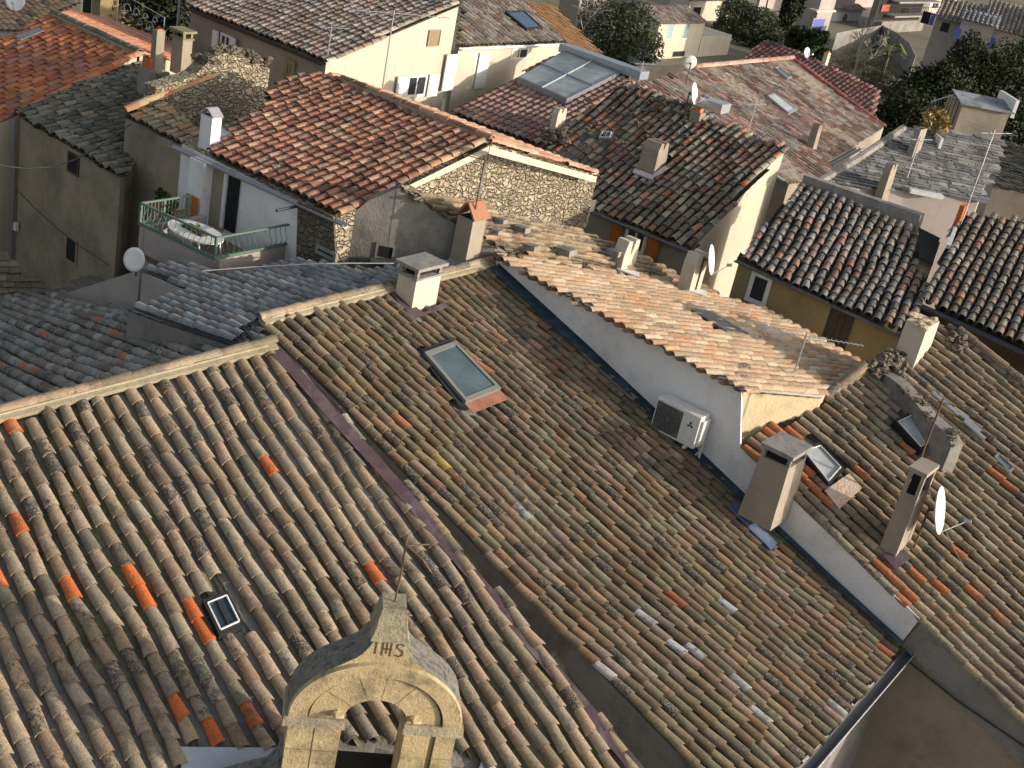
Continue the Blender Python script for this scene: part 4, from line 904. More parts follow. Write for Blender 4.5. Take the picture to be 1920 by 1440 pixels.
def pxchim(par, pl, near, xr, xl, yt, mat, cap, st, **k): return chimney(par, pl, near, xr, xl, yt, mat, cap, st, **k)
chimney(h12, p12, (1709, 297), 1722, 1698, 244, P_beige, P_conc, 'pot', ch=.0, taper=.95)
chimney(h12, p12, (1655, 368), 1668, 1640, 322, P_beige, P_conc, 'horn', ch=.1, taper=.85)
m = MB(); o = p12.at((1705, 366), .06); m.box(o, dx*.9, bk*.2, UP*.1); m.build('white_vent', M_whitep, h12)
m = MB(); o = p12.at((1758, 280), .02); m.box(o, dx*.07, bk*.5, UP*.3); m.build('white_upstand', M_whitep, h12)
bl = thing('roof_balustrade', p12.at((1740, 250)), 'dark metal balustrade round the small roof terrace left of the stair tower', 'railing')
a, b, c = p12.at((1728, 240), .0), p12.at((1772, 226)), p12.at((1796, 244)); 
for nm, (s, e) in (('left_panel', (a, b)), ('right_panel', (b, c))):
    m = MB(); m.tube([s+UP*.75, e+UP*.75], .02, 5); L = np.linalg.norm(e-s)
    for k in range(int(L/.14)+1): p = s+(e-s)*k/(int(L/.14)+1); m.tube([p-UP*.3, p+UP*.75], .01, 4)
    m.build(nm, M_black, bl)
bush('bamboo', p12.at((1745, 255))+UP*.4, (.5, .4, .4), 'tuft of dry yellow bamboo beside the small roof terrace', 'plant', 500, .07, 8, L_dry)
hr = thing('side_building', p12.at((1890, 330))*V(1, 1, 0)+V(0, 0, ZG), 'plain grey brown building at the right edge beside the slab roof', 'building')
pr = PL.mk((1890, 345), -8.6, -110, 8)
slates(hr, pr, [(1862, 352), (1960, 370), (1990, 300), (1880, 262)], 'roof', 9, [(.1, .1, .09), (.14, .13, .11)])
stdwall(hr, pr, [(1862, 352), (1960, 370), (1990, 300), (1880, 262)], P_beige, drop=.0, inset=0)
# ================= HOUSE 13, 14
p13 = PL.mk((1482, 112), -8.0, RAZ-90, 15.5)
h13 = house((1450, 220), p13, 'house beyond with a faded red and grey patchwork roof and two long flat skylights')
poly13 = [(1192, 160), (1300, 128), (1484, 111), (1658, 240), (1553, 303), (1560, 330), (1480, 345), (1340, 262), (1250, 200)]
PF = [(.33, .2, .15), (.27, .15, .12), (.4, .31, .26), (.3, .26, .22), (.22, .12, .1), (.36, .34, .31), (.42, .27, .22)]
roof(h13, p13, poly13, T_moss, pitch=.22, ex=.36, pal=PF, lich=.15, seed=71, K=4, pans=False, sag=.04, cov=.5, hgt=.45, vary=.3)
stdwall(h13, p13, poly13, P_beige, drop=.0, inset=.02)
m = MB(); halfpipes(m, p13.at((1300, 128), .04), p13.at((1484, 111), .04), UP, .13, .4, [(.45, .25, .2), (.5, .33, .27)], 2, False, 5); halfpipes(m, p13.at((1484, 111), .04), p13.at((1656, 238), .04), UP, .1, .4, [(.4, .13, .1)], 2, False, 5, 0)
m.build('ridge', T_red, h13)
skylight(h13, p13, [(1436, 184), (1449, 179), (1492, 210), (1476, 217)], M_zinc, G_refl, .06, .12); skylight(h13, p13, [(1450, 130), (1458, 128), (1483, 148), (1475, 152)], M_zinc, G_sky, .05, .1)
skylight(h13, p13, [(1318, 184), (1326, 181), (1338, 192), (1330, 195)], M_zinc, G_sky, .03, .1)
a, b = p13.at((1556, 304)), p13.at((1614, 272)); gutter(h13, a+Q*.08-UP*.05, b+Q*.08-UP*.05, .08)
chimney(h13, p13, (1523, 284), 1531, 1508, 246, P_beige, P_conc, 'horn', ch=.12, taper=.8)
p14 = PL.mk((1530, 120), -9.3, -123.1, 16)
h14 = house((1560, 140), p14, 'low house behind the dark trees under a dark maroon ribbed roof')
poly14 = [(1432, 74), (1470, 86), (1600, 145), (1652, 172), (1640, 218), (1600, 215), (1480, 112), (1385, 116)]
roof(h14, p14, poly14, T_red, pitch=.26, ex=.4, pal=[(.2, .1, .09), (.17, .085, .08), (.25, .13, .11)], lich=.02, seed=73, K=4, pans=False, sag=0, cov=.4, jit=.3)
stdwall(h14, p14, poly14, P_beige, inset=.05, drop=.0)
chimney(h14, p14, (1548, 118), 1553, 1541, 100, P_cream, M_terra, 'pot', ch=.05)

# ================= HOUSE 15 : large cream house at the top
p15 = PL.mk((600, 112), -7.7, -123.1, 15.7)
h15 = house((600, 60), p15, 'large cream house at the top with white shutters under weathered grey brown tiles')
poly15 = [(352, 10), (612, 116), (868, 8), (842, -24), (600, -120), (430, -60)]
P15 = [(.34, .28, .23), (.4, .34, .29), (.27, .22, .19), (.45, .39, .34), (.32, .22, .17)]
roof(h15, p15, poly15, T_moss, pitch=.215, ex=.33, pal=P15, lich=.12, seed=81, K=5, sag=.03, cov=.42, pcol=(.1, .085, .06))
stdwall(h15, p15, poly15, [P_beige, P_cream], side=lambda n: 1 if n@Q > .6 else 0, drop=.08, inset=.1)  # faces turned from the sun get beige: shade put into the wall colour
w15, D15, N15, e0_, e1_ = walldir(p15, (352, 10), (612, 116), .07)
gutter(h15, e0_+N15*.07-UP*.05, e1_+N15*.07-UP*.05, .07, M_wood)
winbox(h15, w15, D15, (415, 60), (431, 106), shut=(M_whitep, (-1, 1)), bars=1, fw=.07)
winbox(h15, w15, D15, (536, 108), (551, 150), fr=P_ochre, pane=G_win, bars=1, fw=.12)
G15 = p15.at((612, 116))+Q*(-.1)
winbox(h15, G15, R, (805, 56), (822, 86), fr=P_beige, pane=flat('boarded opening', (.3, .2, .13), .9), bars=0, fw=.03, depth=.05)
winbox(h15, G15, R, (765, 141), (795, 180), shut=(M_whitep, (-1, 1)), bars=1, fw=.08)
winbox(h15, G15, R, (858, 100), (884, 165), shut=(M_whitep, (-1, 1)), bars=1, fw=.08)
# lower wing with its own roof
ga = onwall((858, 86), G15, R); p15b = PL.thru(ga, RAZ-90, 18)
poly15b = [(858, 86), (1062, 78), (1000, 22), (960, -10), (868, -16)]
roof(h15, p15b, poly15b, T_moss, 'wing_roof', pitch=.22, ex=.33, pal=P15, lich=.1, seed=82, K=5, sag=.02, cov=.42, pcol=(.1, .085, .06))
m = MB(); body(m, p15b, poly15b, .08, .05); m.build('wing_wall', P_cream, h15)
skylight(h15, p15b, [(945, 27), (980, 25), (1015, 57), (985, 60)], M_black, flat('blue reflecting glass', (.05, .09, .16), .1, 0, .8), .06, .12)
wa, wb = p15b.at((860, 86)), p15b.at((1062, 78)); gutter(h15, wa+Q*.1-UP*.05, wb+Q*.1-UP*.05, .07, M_whitep)
winbox(h15, wb-Q*.03, R, (960, 90), (987, 110), bars=1, fw=.06)
p15c = PL.mk((1100, 85), -9.0, RAZ-90, 15)
h15c = house((1090, 60), p15c, 'low building with a plain rusty orange roof sloping down beside the green bush')
poly15c = [(985, 4), (1036, 10), (1165, 136), (1150, 150), (1062, 110), (1040, 60)]
roof(h15c, p15c, poly15c, T_new, pitch=.26, ex=.5, pal=[(.4, .22, .1), (.35, .19, .09)], lich=0, seed=84, K=4, pans=False, sag=0, cov=.45, hgt=.5, jit=.3)
stdwall(h15c, p15c, poly15c, P_beige, inset=.05, drop=.0)
# ================= HOUSE 16 : glass roof lights
p16 = PL.mk((1000, 215), -8.6, -123.1, 16)
h16 = house((950, 190), p16, 'house with smooth pinkish tiles and a very large four pane roof light')
poly16 = [(846, 210), (1036, 108), (1062, 108), (1192, 156), (1175, 170), (1060, 236), (1030, 262), (1010, 272), (900, 232)]
roof(h16, p16, poly16, T_red, pitch=.225, ex=.33, pal=[(.36, .22, .19), (.4, .25, .21), (.32, .19, .165), (.42, .3, .25)], lich=.02, seed=86, K=6, sag=0, cov=.42, jit=.5, pcol=(.09, .06, .055), holes=[[(975, 160), (1057, 112), (1150, 148), (1060, 197)]])
stdwall(h16, p16, poly16, P_beige, inset=.05, drop=.07)
q = [(968, 157), (1056, 106), (1158, 148), (1060, 198)]
P4_ = [p16.at(p) for p in q]; m = MB(); cen = sum(P4_)/4
for i in range(4):
    j = (i+1) % 4; a, b = P4_[i], P4_[j]; ia, ib = a+(cen-a)*.05, b+(cen-b)*.05; m.slab([a, b, ib, ia], UP*(.2+.004*i))
gl = m.build('roof_light', M_gutter, h16); m = MB(); m.slab([p+(cen-p)*.03+UP*.17 for p in P4_], UP*.02); m.build('pane', G_cons, gl)
m = MB(); 
for s, e in (((P4_[0]+P4_[3])/2, (P4_[1]+P4_[2])/2), ((P4_[0]+P4_[1])/2, (P4_[3]+P4_[2])/2)): m.tube([s+UP*.21, e+UP*.21], .03, 5)
m.build('glazing_bar', M_alu, gl)
m = MB(); a, b = p16.at((1046, 102), .1), p16.at((1198, 156), .1); m.slab([a, b, b+R*.5, a+R*.5], UP*.25); m.build('blue_upstand', flat('pale blue sheet metal', (.3, .35, .42), .4, .3), h16)

# ================= HOUSE 17, 18, 19 : left group
p17 = PL.mk((150, 60), -8.3, -123.1, 20)
h17 = house((120, 100), p17, 'house at the top left with a bright red orange ribbed roof')
poly17 = [(100, 26), (262, 101), (33, 216), (-70, 262), (-70, 110)]
roof(h17, p17, poly17, T_red, pitch=.24, ex=.4, pal=[(.4, .14, .07), (.48, .18, .08), (.33, .12, .075), (.38, .17, .13), (.52, .22, .1)], lich=.02, seed=91, K=5, pans=False, sag=.0, cov=.5, hgt=.55, jit=.4, vary=.12)
g17 = p17.at((262, 101)); p17b = PL.thru(g17, RAZ, 12)
poly17b = [(100, 26), (262, 101), (430, 134), (330, 84), (190, 34), (135, 20)]
roof(h17, p17b, poly17b, T_new, 'back_roof', pitch=.24, ex=.4, pal=[(.55, .24, .14), (.6, .28, .17)], lich=.0, seed=92, K=4, pans=False, sag=0, cov=.5, hgt=.5, jit=.4)
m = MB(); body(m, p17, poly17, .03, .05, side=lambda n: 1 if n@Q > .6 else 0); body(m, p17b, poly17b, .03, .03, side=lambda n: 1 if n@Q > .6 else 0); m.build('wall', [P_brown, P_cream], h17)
m = MB(); halfpipes(m, p17.at((100, 26), .03), p17.at((262, 101), .03), UP, .12, .4, [(.2, .18, .14), (.16, .15, .12)], 2, True, 6, .2, 1); m.build('ridge', [T_grey, mortar], h17)
m = MB(); halfpipes(m, p17.at((261, 103), .03), p17.at((34, 217), .03), p17.n, .11, .42, [(.6, .25, .14), (.55, .2, .1)], 3, False, 6, 0); m.build('verge', T_new, h17)
m = MB(); m.slab([p17.at(p, .09) for p in [(30, 74), (75, 58), (85, 64), (40, 82)]], p17.n*.02); m.build('lead_patch', M_gutter, h17)
p18 = PL.mk((225, 322), -9.4, -123.1, 12.5)
h18 = house((150, 230), p18, 'tall shaded brown house with dark green grey mossy tiles above the alley')
poly18 = [(32, 214), (130, 168), (262, 112), (330, 148), (300, 180), (236, 214), (244, 262), (238, 322), (225, 330)]
PMO = [(.17, .16, .125), (.22, .2, .16), (.13, .125, .1), (.27, .25, .2), (.2, .19, .16)]
roof(h18, p18, poly18, T_moss, pitch=.23, ex=.34, pal=PMO, lich=.3, seed=95, K=6, sag=.07, jit=1.6, cov=.4, pcol=(.05, .05, .035))
stdwall(h18, p18, [(32, 214), (130, 168), (262, 112), (330, 148), (340, 190), (240, 322), (226, 328)], P_brown, drop=.1)
w18, D18, N18, e0_, e1_ = walldir(p18, (33, 216), (226, 328), .07)
winbox(h18, w18, D18, (129, 282), (148, 332), fr=M_wood, pane=M_hole, bars=0, fw=.05)
winbox(h18, w18, D18, (125, 438), (144, 500), fr=P_brown, pane=M_hole, bars=0, fw=.05)
m = MB(); a = onwall((26, 228), w18+N18*.12, D18); m.tube([a, a-UP*.9, a-UP*1.0-N18*.05, a-UP*6], .035, 6); m.build('downpipe', M_gutter, h18)
m = MB(); a = onwall((30, 430), w18+N18*.03, D18); m.box(a, D18*.12, N18*.08, UP*.2); m.build('meter_box', M_plast, h18)
chimney(h18, p18, (279, 190), 289, 255, 134, P_conc, P_conc, 'pot', ch=.17)
chimney(h18, p18, (288, 150), 303, 279, 58, P_beige, P_conc, 'pot', ch=.02)
chimney(h18, p18, (340, 117), 358, 320, 76, P_beige, flat('olive concrete slab', (.25, .22, .12), .9), 'open', ch=.14)
p19 = PL.mk((300, 245), -8.4, -123.1, 14)
h19 = house((300, 235), p19, 'narrow brown house with a small sunlit roof strip and a crumbling stone gable')
poly19 = [(232, 212), (404, 145), (398, 190), (372, 286), (300, 250)]
roof(h19, p19, [(232, 212), (300, 184), (335, 215), (378, 240), (374, 282), (300, 248)], T_moss, pitch=.22, ex=.33, pal=[(.4, .29, .18), (.33, .26, .16), (.26, .22, .14), (.42, .24, .14)], lich=.12, seed=96, K=6, sag=.04, pcol=(.06, .05, .035))
stdwall(h19, p19, [(236, 215), (300, 184), (335, 215), (378, 240), (368, 280), (300, 248)], P_brown, drop=.1, inset=.0)
m = MB(); halfpipes(m, p19.at((234, 212), .05), p19.at((410, 140), .05), UP, .12, .36, [(.5, .27, .15), (.45, .33, .2), (.55, .25, .14)], 2, False, 6, .1); m.build('verge', T_new, h19)
A = p19.at((408, 142)); B = p19.at((300, 186)); C_ = toy(A, R, 150)
rw = thing('ruined_wall', A*V(1, 1, 0)+V(0, 0, ZG), 'ruined grey rubble stone wall standing behind the white chimney', 'wall')
rg = V(*A); LL = tox(rg, R, 505); L0 = -tox(rg, -R, 300); nseg = 12; rd = random.Random(12)
m = MB(); hts = [-.15, -.1, -.05, .0, .1, .35, .5, .55, .5, .45, .3, .25, .1]
B = p19.at((290, 190)); tot = (rg+R*LL)-B; tot[2] = 0; LN = np.linalg.norm(tot)
for i in range(nseg):
    s, e = B+tot*i/nseg, B+tot*(i+1)/nseg; zt = rg[2]; m.slab([V(s[0], s[1], ZG), V(e[0], e[1], ZG), V(e[0], e[1], zt+hts[i+1]), V(s[0], s[1], zt+hts[i])], -Q*.4)
m.build('masonry', S_gold, rw)
m = MB()
for i in range(60):
    t = rd.uniform(.4, 1); m.blob(B*V(1, 1, 0)+tot*t+UP*(rg[2]+hts[int(t*11.9)]+rd.uniform(-.05, .1))-Q*rd.uniform(0, .4), rd.uniform(.08, .18), 0, seed=i+900)
m.build('rubble_top', S_dark, rw)['kind'] = 'stuff'

# ================= bell gable in the foreground
BC = atdep(703, 1350, 14.6); BX = az(12); BN = az(-78); BU = UP
bg_ = thing('bell_gable', BC-UP*2.6, 'old carved stone bell gable with an empty arch and the letters IHS', 'bell gable')
def bp(x, z, y=0): return BC+BX*x+BU*(z*.83 if z > 0 else z)+BN*y
TK = .46
def outer(t):
    d = abs(t-90); return float(np.interp(d, [0, 6.8, 9, 13, 18, 24, 32, 90], [1.36, 1.37, 1.27, 1.15, 1.08, 1.04, 1.01, 1.0]))
ang = [0, 6, 12, 18, 24, 30, 36, 42, 48, 54, 60, 64, 68, 72, 75, 78, 80, 81.5, 83.2]; ang = ang+[90]+[180-a for a in ang[::-1]]
m = MB(); RI = .355; c_ = lambda a: (cos(radians(a)), sin(radians(a)))
n_ = len(ang); vs = []
for a in ang:
    x, z = c_(a); ro = outer(a)
    if abs(a-90) < 7: ro = 1.36/z
    vs += [bp(x*RI, z*RI), bp(x*ro, z*ro), bp(x*RI, z*RI, -TK), bp(x*ro, z*ro, -TK)]
fr, bk_, inn, out = [], [], [], []
for i in range(n_-1):
    a, b = 4*i, 4*(i+1); fr.append((a, a+1, b+1, b)); bk_.append((a+2, b+2, b+3, a+3)); inn.append((a, b, b+2, a+2)); out.append((a+1, a+3, b+3, b+1))
m.add(vs, fr+bk_+inn, 0); m.add(vs, out, 1)
m.build('arch', [P_stone, P_crust], bg_, fix=False)
m = MB(); vs = []; ra = list(range(0, 181, 6))       # raised archivolt
for a in ra:
    x, z = c_(a)
    vs += [bp(x*.77, z*.77, .0), bp(x*.78, z*.78, .05), bp(x*.985, z*.985, .05), bp(x*1.0, z*1.0, .0)]
m.add(vs, [(4*i+k, 4*i+k+1, 4*i+k+5, 4*i+k+4) for i in range(len(ra)-1) for k in range(3)]); m.build('archivolt', P_stone, bg_)
G_ = flat('deep stone joint', (.1, .08, .05), .95)
jl = [0, 27, 58, 86, 110, 143, 180]; rd = random.Random(3)
for i in range(6):
    m = MB(); a0_, a1_ = jl[i]+.4, jl[i+1]-.4; pr = []; aa = np.linspace(a0_, a1_, 6); 
    pr = [bp(cos(radians(q))*.362, sin(radians(q))*.362, 0) for q in aa]+[bp(cos(radians(q))*.75, sin(radians(q))*.75, 0) for q in aa[::-1]]
    m.slab(pr, BN*rd.uniform(.012, .024)); m.build('voussoir', P_stone, bg_)
m = MB(); vs = []
for a in ra:
    x, z = c_(a); vs += [bp(x*.752, z*.752, .002), bp(x*.772, z*.772, .002)]
m.add(vs, [(2*i, 2*i+1, 2*i+3, 2*i+2) for i in range(len(ra)-1)]); m.build('groove', G_, bg_)
for sgn in (-1, 1):
    m = MB(); x0, x1 = (.36, .97); m.box(bp(sgn*x0, -3.2), BX*sgn*(x1-x0), -BN*TK, BU*3.08); m.build('pillar', P_stone, bg_)
    m = MB(); m.box(bp(sgn*(x0-.03), -.13, .06), BX*sgn*(x1-x0+.1), -BN*(TK+.1), BU*.13, 0, .97); m.build('impost', plaster('impost stone', (.45, .38, .25), (.3, .27, .2), 5, (.12, .11, .09), .6, .6), bg_)
    if sgn > 0: m = MB(); m.box(bp(.68, -3.2, .001), BX*.045, BN*.003, BU*3.06); m.build('groove', G_, bg_)
    zt_ = -.135
    for k in range(5):
        hb_ = rd.uniform(.36, .5); xs_ = [(x0+.004, .66), (.735 if sgn > 0 else .668, x1-.004)]
        for xa, xb in xs_: m = MB(); m.box(bp(sgn*xa, zt_-hb_+.008, .0), BX*sgn*(xb-xa), BN*rd.uniform(.008, .02), BU*(hb_-.012), 0, .99); m.build('ashlar_block', P_stone, bg_)
        zt_ -= hb_
    m = MB(); m.blob(bp(sgn*.44, .1, .03), .085, seed=3); m.build('carved_knob', P_stone, bg_)
    m = MB(); pr_ = [(sgn*.97, -.62), (sgn*1.02, -.85), (sgn*1.12, -1.02), (sgn*1.35, -1.12), (sgn*1.62, -1.25), (sgn*1.72, -1.5), (sgn*1.6, -2.6), (sgn*.97, -2.6)]
    m.slab([bp(x, z, -.04) for x, z in pr_], -BN*(TK-.08)); m.build('volute', P_crust, bg_)
m = MB(); m.box(bp(-.215, 1.35, .03), BX*.43, -BN*(TK+.03), BU*.09, 0, .86); m.box(bp(-.185, 1.459, .0), BX*.37, -BN*(TK-.04), BU*.3, 0, .72); m.build('finial', plaster('mottled finial stone', (.3, .27, .18), (.4, .36, .26), 9, (.07, .07, .05), .7, .9), bg_)
m = MB(); m.box(bp(-.36, -2.6, -TK+.04), BX*.72, -BN*.04, BU*1.7); m.build('arch_shade_board', M_hole, bg_)  # black board added to paint the lower arch opening dark
def stroke(m, pts, w=.02):
    for i in range(len(pts)-1):
        f_ = lambda P: (lx+(P[0]-lx)*.84, lz+(P[1]-lz)*1.0); p, q = bp(*f_(pts[i]), .001+.0004*i), bp(*f_(pts[i+1]), .001+.0004*i); d = nz(q-p); s = nz(np.cross(d, BN))*w/2; m.slab([p-s-d*w*.2, p+s-d*w*.2, q+s+d*w*.2, q-s+d*w*.2], BN*.003)
INK = flat('carved letter shadow', (.11, .08, .04), .95)
lx, lz = -.14, 1.13
m = MB(); stroke(m, [(lx, lz), (lx, lz+.2)]); m.build('letter_I', INK, bg_)
m = MB(); stroke(m, [(lx+.09, lz-.02), (lx+.09, lz+.19)]); stroke(m, [(lx+.2, lz-.02), (lx+.2, lz+.19)]); stroke(m, [(lx+.09, lz+.09), (lx+.2, lz+.09)]); m.build('letter_H', INK, bg_)
m = MB(); stroke(m, [(lx+.145, lz+.02), (lx+.145, lz+.3)]); stroke(m, [(lx+.1, lz+.245), (lx+.19, lz+.245)], .015); m.build('cross_mark', INK, bg_)
m = MB(); stroke(m, [(lx+.37, lz+.16), (lx+.33, lz+.19), (lx+.28, lz+.17), (lx+.28, lz+.12), (lx+.36, lz+.07), (lx+.36, lz+.01), (lx+.32, lz-.02), (lx+.27, lz+.0)], .018); m.build('letter_S', INK, bg_)
ic = thing('iron_cross', bp(0.0, 1.8, -.2), 'thin rusty iron rod with bent broken arms on top of the bell gable', 'cross')
b0 = bp(.0, 1.8, -.2); H = toy(b0, UP, 1003)
m = MB(); m.tube([b0-UP*.1, b0+UP*H*.5+BX*.01, b0+UP*H], .012, 5); m.build('rod', M_iron, ic)
k = b0+UP*H*.86
m = MB(); m.tube([k, k+BX*.2-UP*.1+BN*.1, k+BX*.32-UP*.26+BN*.1], .013, 5); m.build('bent_arm', M_iron, ic)
m = MB(); m.tube([k-UP*.02, k+BX*.27-UP*.03-BN*.1], .011, 5); m.build('straight_arm', M_iron, ic)
m = MB(); k2 = b0+UP*H*.52; m.tube([k2-BX*.17+UP*.02, k2+BX*.06-UP*.02], .01, 5); m.build('short_arm', M_iron, ic)

# ================= satellite dishes, aerials, cables
SN = V(.95, -.3, .45)
o_ = p4.at((1703, 1060)); dish(None, p4.at((1712, 1030)), (1763, 955), V(.9, -.42, .35), 'white satellite dish seen edge on beside the tall dark mouthed chimney, lower right', .42)
dish(None, p3.at((1302, 552))+UP*.2, (1327, 487), V(.95, -.25, .3), 'white satellite dish next to the pale split chimney in front of the orange shutters', .33)
dish(None, p9.at((1283, 212)), (1299, 176), V(.9, -.3, .3), 'small white satellite dish on a pole at the ridge of the dark patchy roof', .3)
dish(None, p13.at((1285, 160)), (1271, 121), V(-.2, 1, .3), 'grey satellite dish seen from behind near the top of the patchwork roof', .26)
dish(None, p14.at((1505, 112)), (1511, 99), V(.7, -.7, .3), 'tiny white satellite dish on the maroon ribbed roof', .25)
yagi(W8((868, 505))+N8*.3+UP*toy(W8((868, 505)), UP, 402), 1.2, Q*.92+R*.4, 1.25, 16, 'dark comb shaped television aerial in front of the golden stone gable', .12, M_iron)
e_ = hitp(1462, 765, EW, Q)+Q*.06; yagi(e_, toy(e_, UP, 630), Q*.75+R*.65, 1.9, 20, 'long television aerial on a pole fixed to the yellow end wall', .13)
e_ = p4.at((1690, 955)); yagi(e_, toy(e_, UP, 755), Q*.8+R*.6, 1.5, 12, 'black pole with a faint aerial rising beside the dark mouthed chimney', .1, M_iron)
e_ = p7b.at((716, 172)); yagi(e_, toy(e_, UP, 25), Q*.3+R*.95, 2.6, 10, 'thin aerial pole in front of the cream gable wall', .3)
e_ = p15.at((614, 108)); yagi(e_, toy(e_, UP, 52), Q*.3+R*.9, .9, 6, 'small aerial at the lower corner of the large cream house roof', .2)
e_ = p17b.at((330, 82)); yagi(e_, toy(e_, UP, -12), Q, .9, 5, 'pale thick aerial pole beside the olive capped chimney at the top left', .2, r=.03)
e_ = p13.at((1402, 250)); yagi(e_, toy(e_, UP, 196), Q*.3+R, .9, 6, 'small aerial standing on the patchwork roof below the long skylight', .2)
e_ = p12.at((1700, 335)); yagi(e_, toy(e_, UP, 262), Q*.3+R, .9, 5, 'aerial pole behind the chimney on the slab roof', .2)
e_ = p11.at((1800, 424)); yagi(e_, toy(e_, UP, 250), Q*.3+R, 1.2, 6, 'tall thin aerial pole near the right edge above the dark roof', .25)
e_ = p16.at((1196, 160)); yagi(e_, toy(e_, UP, 120), Q*.2+R, .9, 7, 'aerial with wide fins beside the blue metal edge of the glass roof light', .25)
def cable(pts, r, label, mat=M_black):
    m = MB(); m.tube(pts, r, 5, cap=False); tag(m.build('cable', mat), label, 'cable')
A, B = atdep(-30, 304, 26), atdep(246, 232, 27.5); cable([A+(B-A)*t-UP*.5*sin(pi*t) for t in (0, .15, .3, .45, .6, .75, .9, 1)], .018, 'black cable sagging across the front of the mossy roof')
A, B = onwall((28, 352), w18+N18*.3, D18), onwall((205, 497), w18+N18*.3, D18); cable([A+(B-A)*t-UP*.15*sin(pi*t) for t in (0, .25, .5, .75, 1)], .014, 'thin black cable slanting down the shaded brown wall')
A, B = p4.at((1700, 905), .5), p4.at((1935, 1230), .1); cable([A+(B-A)*t-UP*.35*sin(pi*t) for t in (0, .2, .4, .6, .8, 1)], .008, 'thin grey stay wire running down over the lower right roof', M_alu)
A, B = p6.at((380, 520), .12), p6.at((738, 506), .12); cable([A+(B-A)*t+UP*.06*sin(3*t) for t in (0, .25, .5, .75, 1)], .012, 'pale cable lying across the blue grey roof', M_zinc)
A = onwall((1467, 380), w9+D9*0, D9)

# ================= left edge rubble roof and alley
pl_ = PL.mk((40, 500), -11.6, -60, 20); hl = thing('ruined_house', pl_.at((30, 520))*V(1, 1, 0)+V(0, 0, ZG), 'ruined low building at the left edge with a brown collapsed stone slab roof', 'house', GRP)
pol = [(-60, 470), (5, 482), (40, 505), (88, 548), (40, 575), (-60, 590)]
slates(hl, pl_, pol, 'roof', 31, [(.2, .17, .12), (.16, .13, .1), (.25, .2, .15)], .22, .3, T_moss); stdwall(hl, pl_, pol, P_brown, drop=.0, inset=.02)
pl2_ = PL.mk((200, 515), -12.2, RAZ+90, 10); hl2 = thing('ruined_house', pl2_.at((200, 515))*V(1, 1, 0)+V(0, 0, ZG), 'narrow strip of grey broken slab roof behind the beige courtyard wall', 'house', GRP)
pol = [(105, 552), (170, 515), (262, 490), (265, 500), (120, 558)]
slates(hl2, pl2_, pol, 'roof', 32, [(.24, .22, .19), (.18, .17, .15)], .2, .3, T_moss); stdwall(hl2, pl2_, pol, P_brown, drop=.0, inset=.0)

# ================= background
def bld(near, z0, xr, xl, yt, label, mats, ra=0, name='house', side=None, group='houses beyond the village roofs', zg=None):
    """box building: near bottom corner pixel, right face to column xr, left face to column xl"""
    o = atz(near[0], near[1], z0); dr, dq = az(RAZ+ra), -az(RAZ-90+ra); wr = tox(o, dr, xr); wq = tox(o, dq, xl); H = toy(o, UP, yt)
    t = thing(name, o if zg is None else V(o[0], o[1], zg), label, 'house', group); m = MB()
    m.box(o-UP*1., dr*wr, dq*wq, UP*(H+1)); return t, o, dr*wr, dq*wq, H, m
def lean(t, o, a, b, H, pal, sl=17, toward=None, over=.3, seed=1, mat=None, rise=None, pitch=.3):
    """tiled roof over a box: slopes down toward the right-hand face"""
    dr, dq = nz(a), nz(b); wr, wq = np.linalg.norm(a), np.linalg.norm(b)
    P = o+UP*(H+.05)-dq*over-dr*over; v = nz(-dq*cos(radians(sl))-UP*sin(radians(sl))); pl = PL(P, dr, v)
    pts = [P, P+dr*(wr+2*over), P+dr*(wr+2*over)-v*(wq+2*over), P-v*(wq+2*over)]
    roof(t, pl, [proj(p) for p in pts], mat or T_moss, pitch=pitch, ex=.45, pal=pal, lich=.1, seed=seed, K=4, pans=False, sag=0, cov=.48, hgt=.6)
    m = MB(); q = [o+UP*H, o+a+UP*H, o+a+b+UP*H, o+b+UP*H]; rz = UP*(wq*math.tan(radians(sl)))
    m.add([q[0], q[1], q[2], q[3], q[2]+rz, q[3]+rz], [(0, 1, 4, 5), (1, 2, 4), (0, 5, 3), (3, 5, 4, 2), (0, 3, 2, 1)]); return m
# cream house with parapet terrace
t, o, a, b, H, m = bld((1221, 112), ZG, 1306, 1178, 46, 'small cream house with two pale blue shuttered windows beside the big green bush', 0)
hc = t; m.build('wall', P_cream, t); m = lean(t, o, a, b, H, P15, seed=5); m.build('attic', P_beige, t)
Rr = nz(a)
winbox(t, o-nz(b)*.0, Rr, (1254, 43), (1258, 74), 'shuttered_window', fr=M_whitep, pane=flat('pale blue shutter', (.3, .42, .42), .7), bars=0, fw=.06)
winbox(t, o-nz(b)*.0, Rr, (1286, 41), (1288, 73), 'shuttered_window', fr=M_whitep, pane=flat('grey blue shutter', (.2, .26, .28), .7), bars=0, fw=.06)
winbox(t, o, Rr, (1262, 96), (1282, 106), fr=P_beige, pane=M_hole, bars=0, fw=.05)
m = MB(); e = o+a+UP*H*.62; w_ = tox(o+a, Rr, 1362); m.box(o+a+Q*.05-UP*.5, Rr*w_, nz(b)*5, UP*(H*.62+.5)); m.build('terrace_block', P_cream, t)
# tall block behind it with arches, sunlit
t, o, a, b, H, m = bld((1285, 40), ZG, 1345, 1250, 2, 'upper part of a pale building with sunlit openings behind the small cream house', 0); m.build('wall', P_cream, t)
m = lean(t, o, a, b, H, P15, seed=6); m.build('attic', P_beige, t)
winbox(t, o, Rr, (1300, 12), (1312, 30), fr=M_whitep, pane=M_hole, bars=0); 
# brown building behind the bush
t, o, a, b, H, m = bld((1075, 60), ZG, 1125, 1040, -30, 'plain brown house with one curtained window behind the big green bush', 0); m.build('wall', P_beige, t)
winbox(t, o, Rr, (1090, -2), (1112, 14), bars=1)
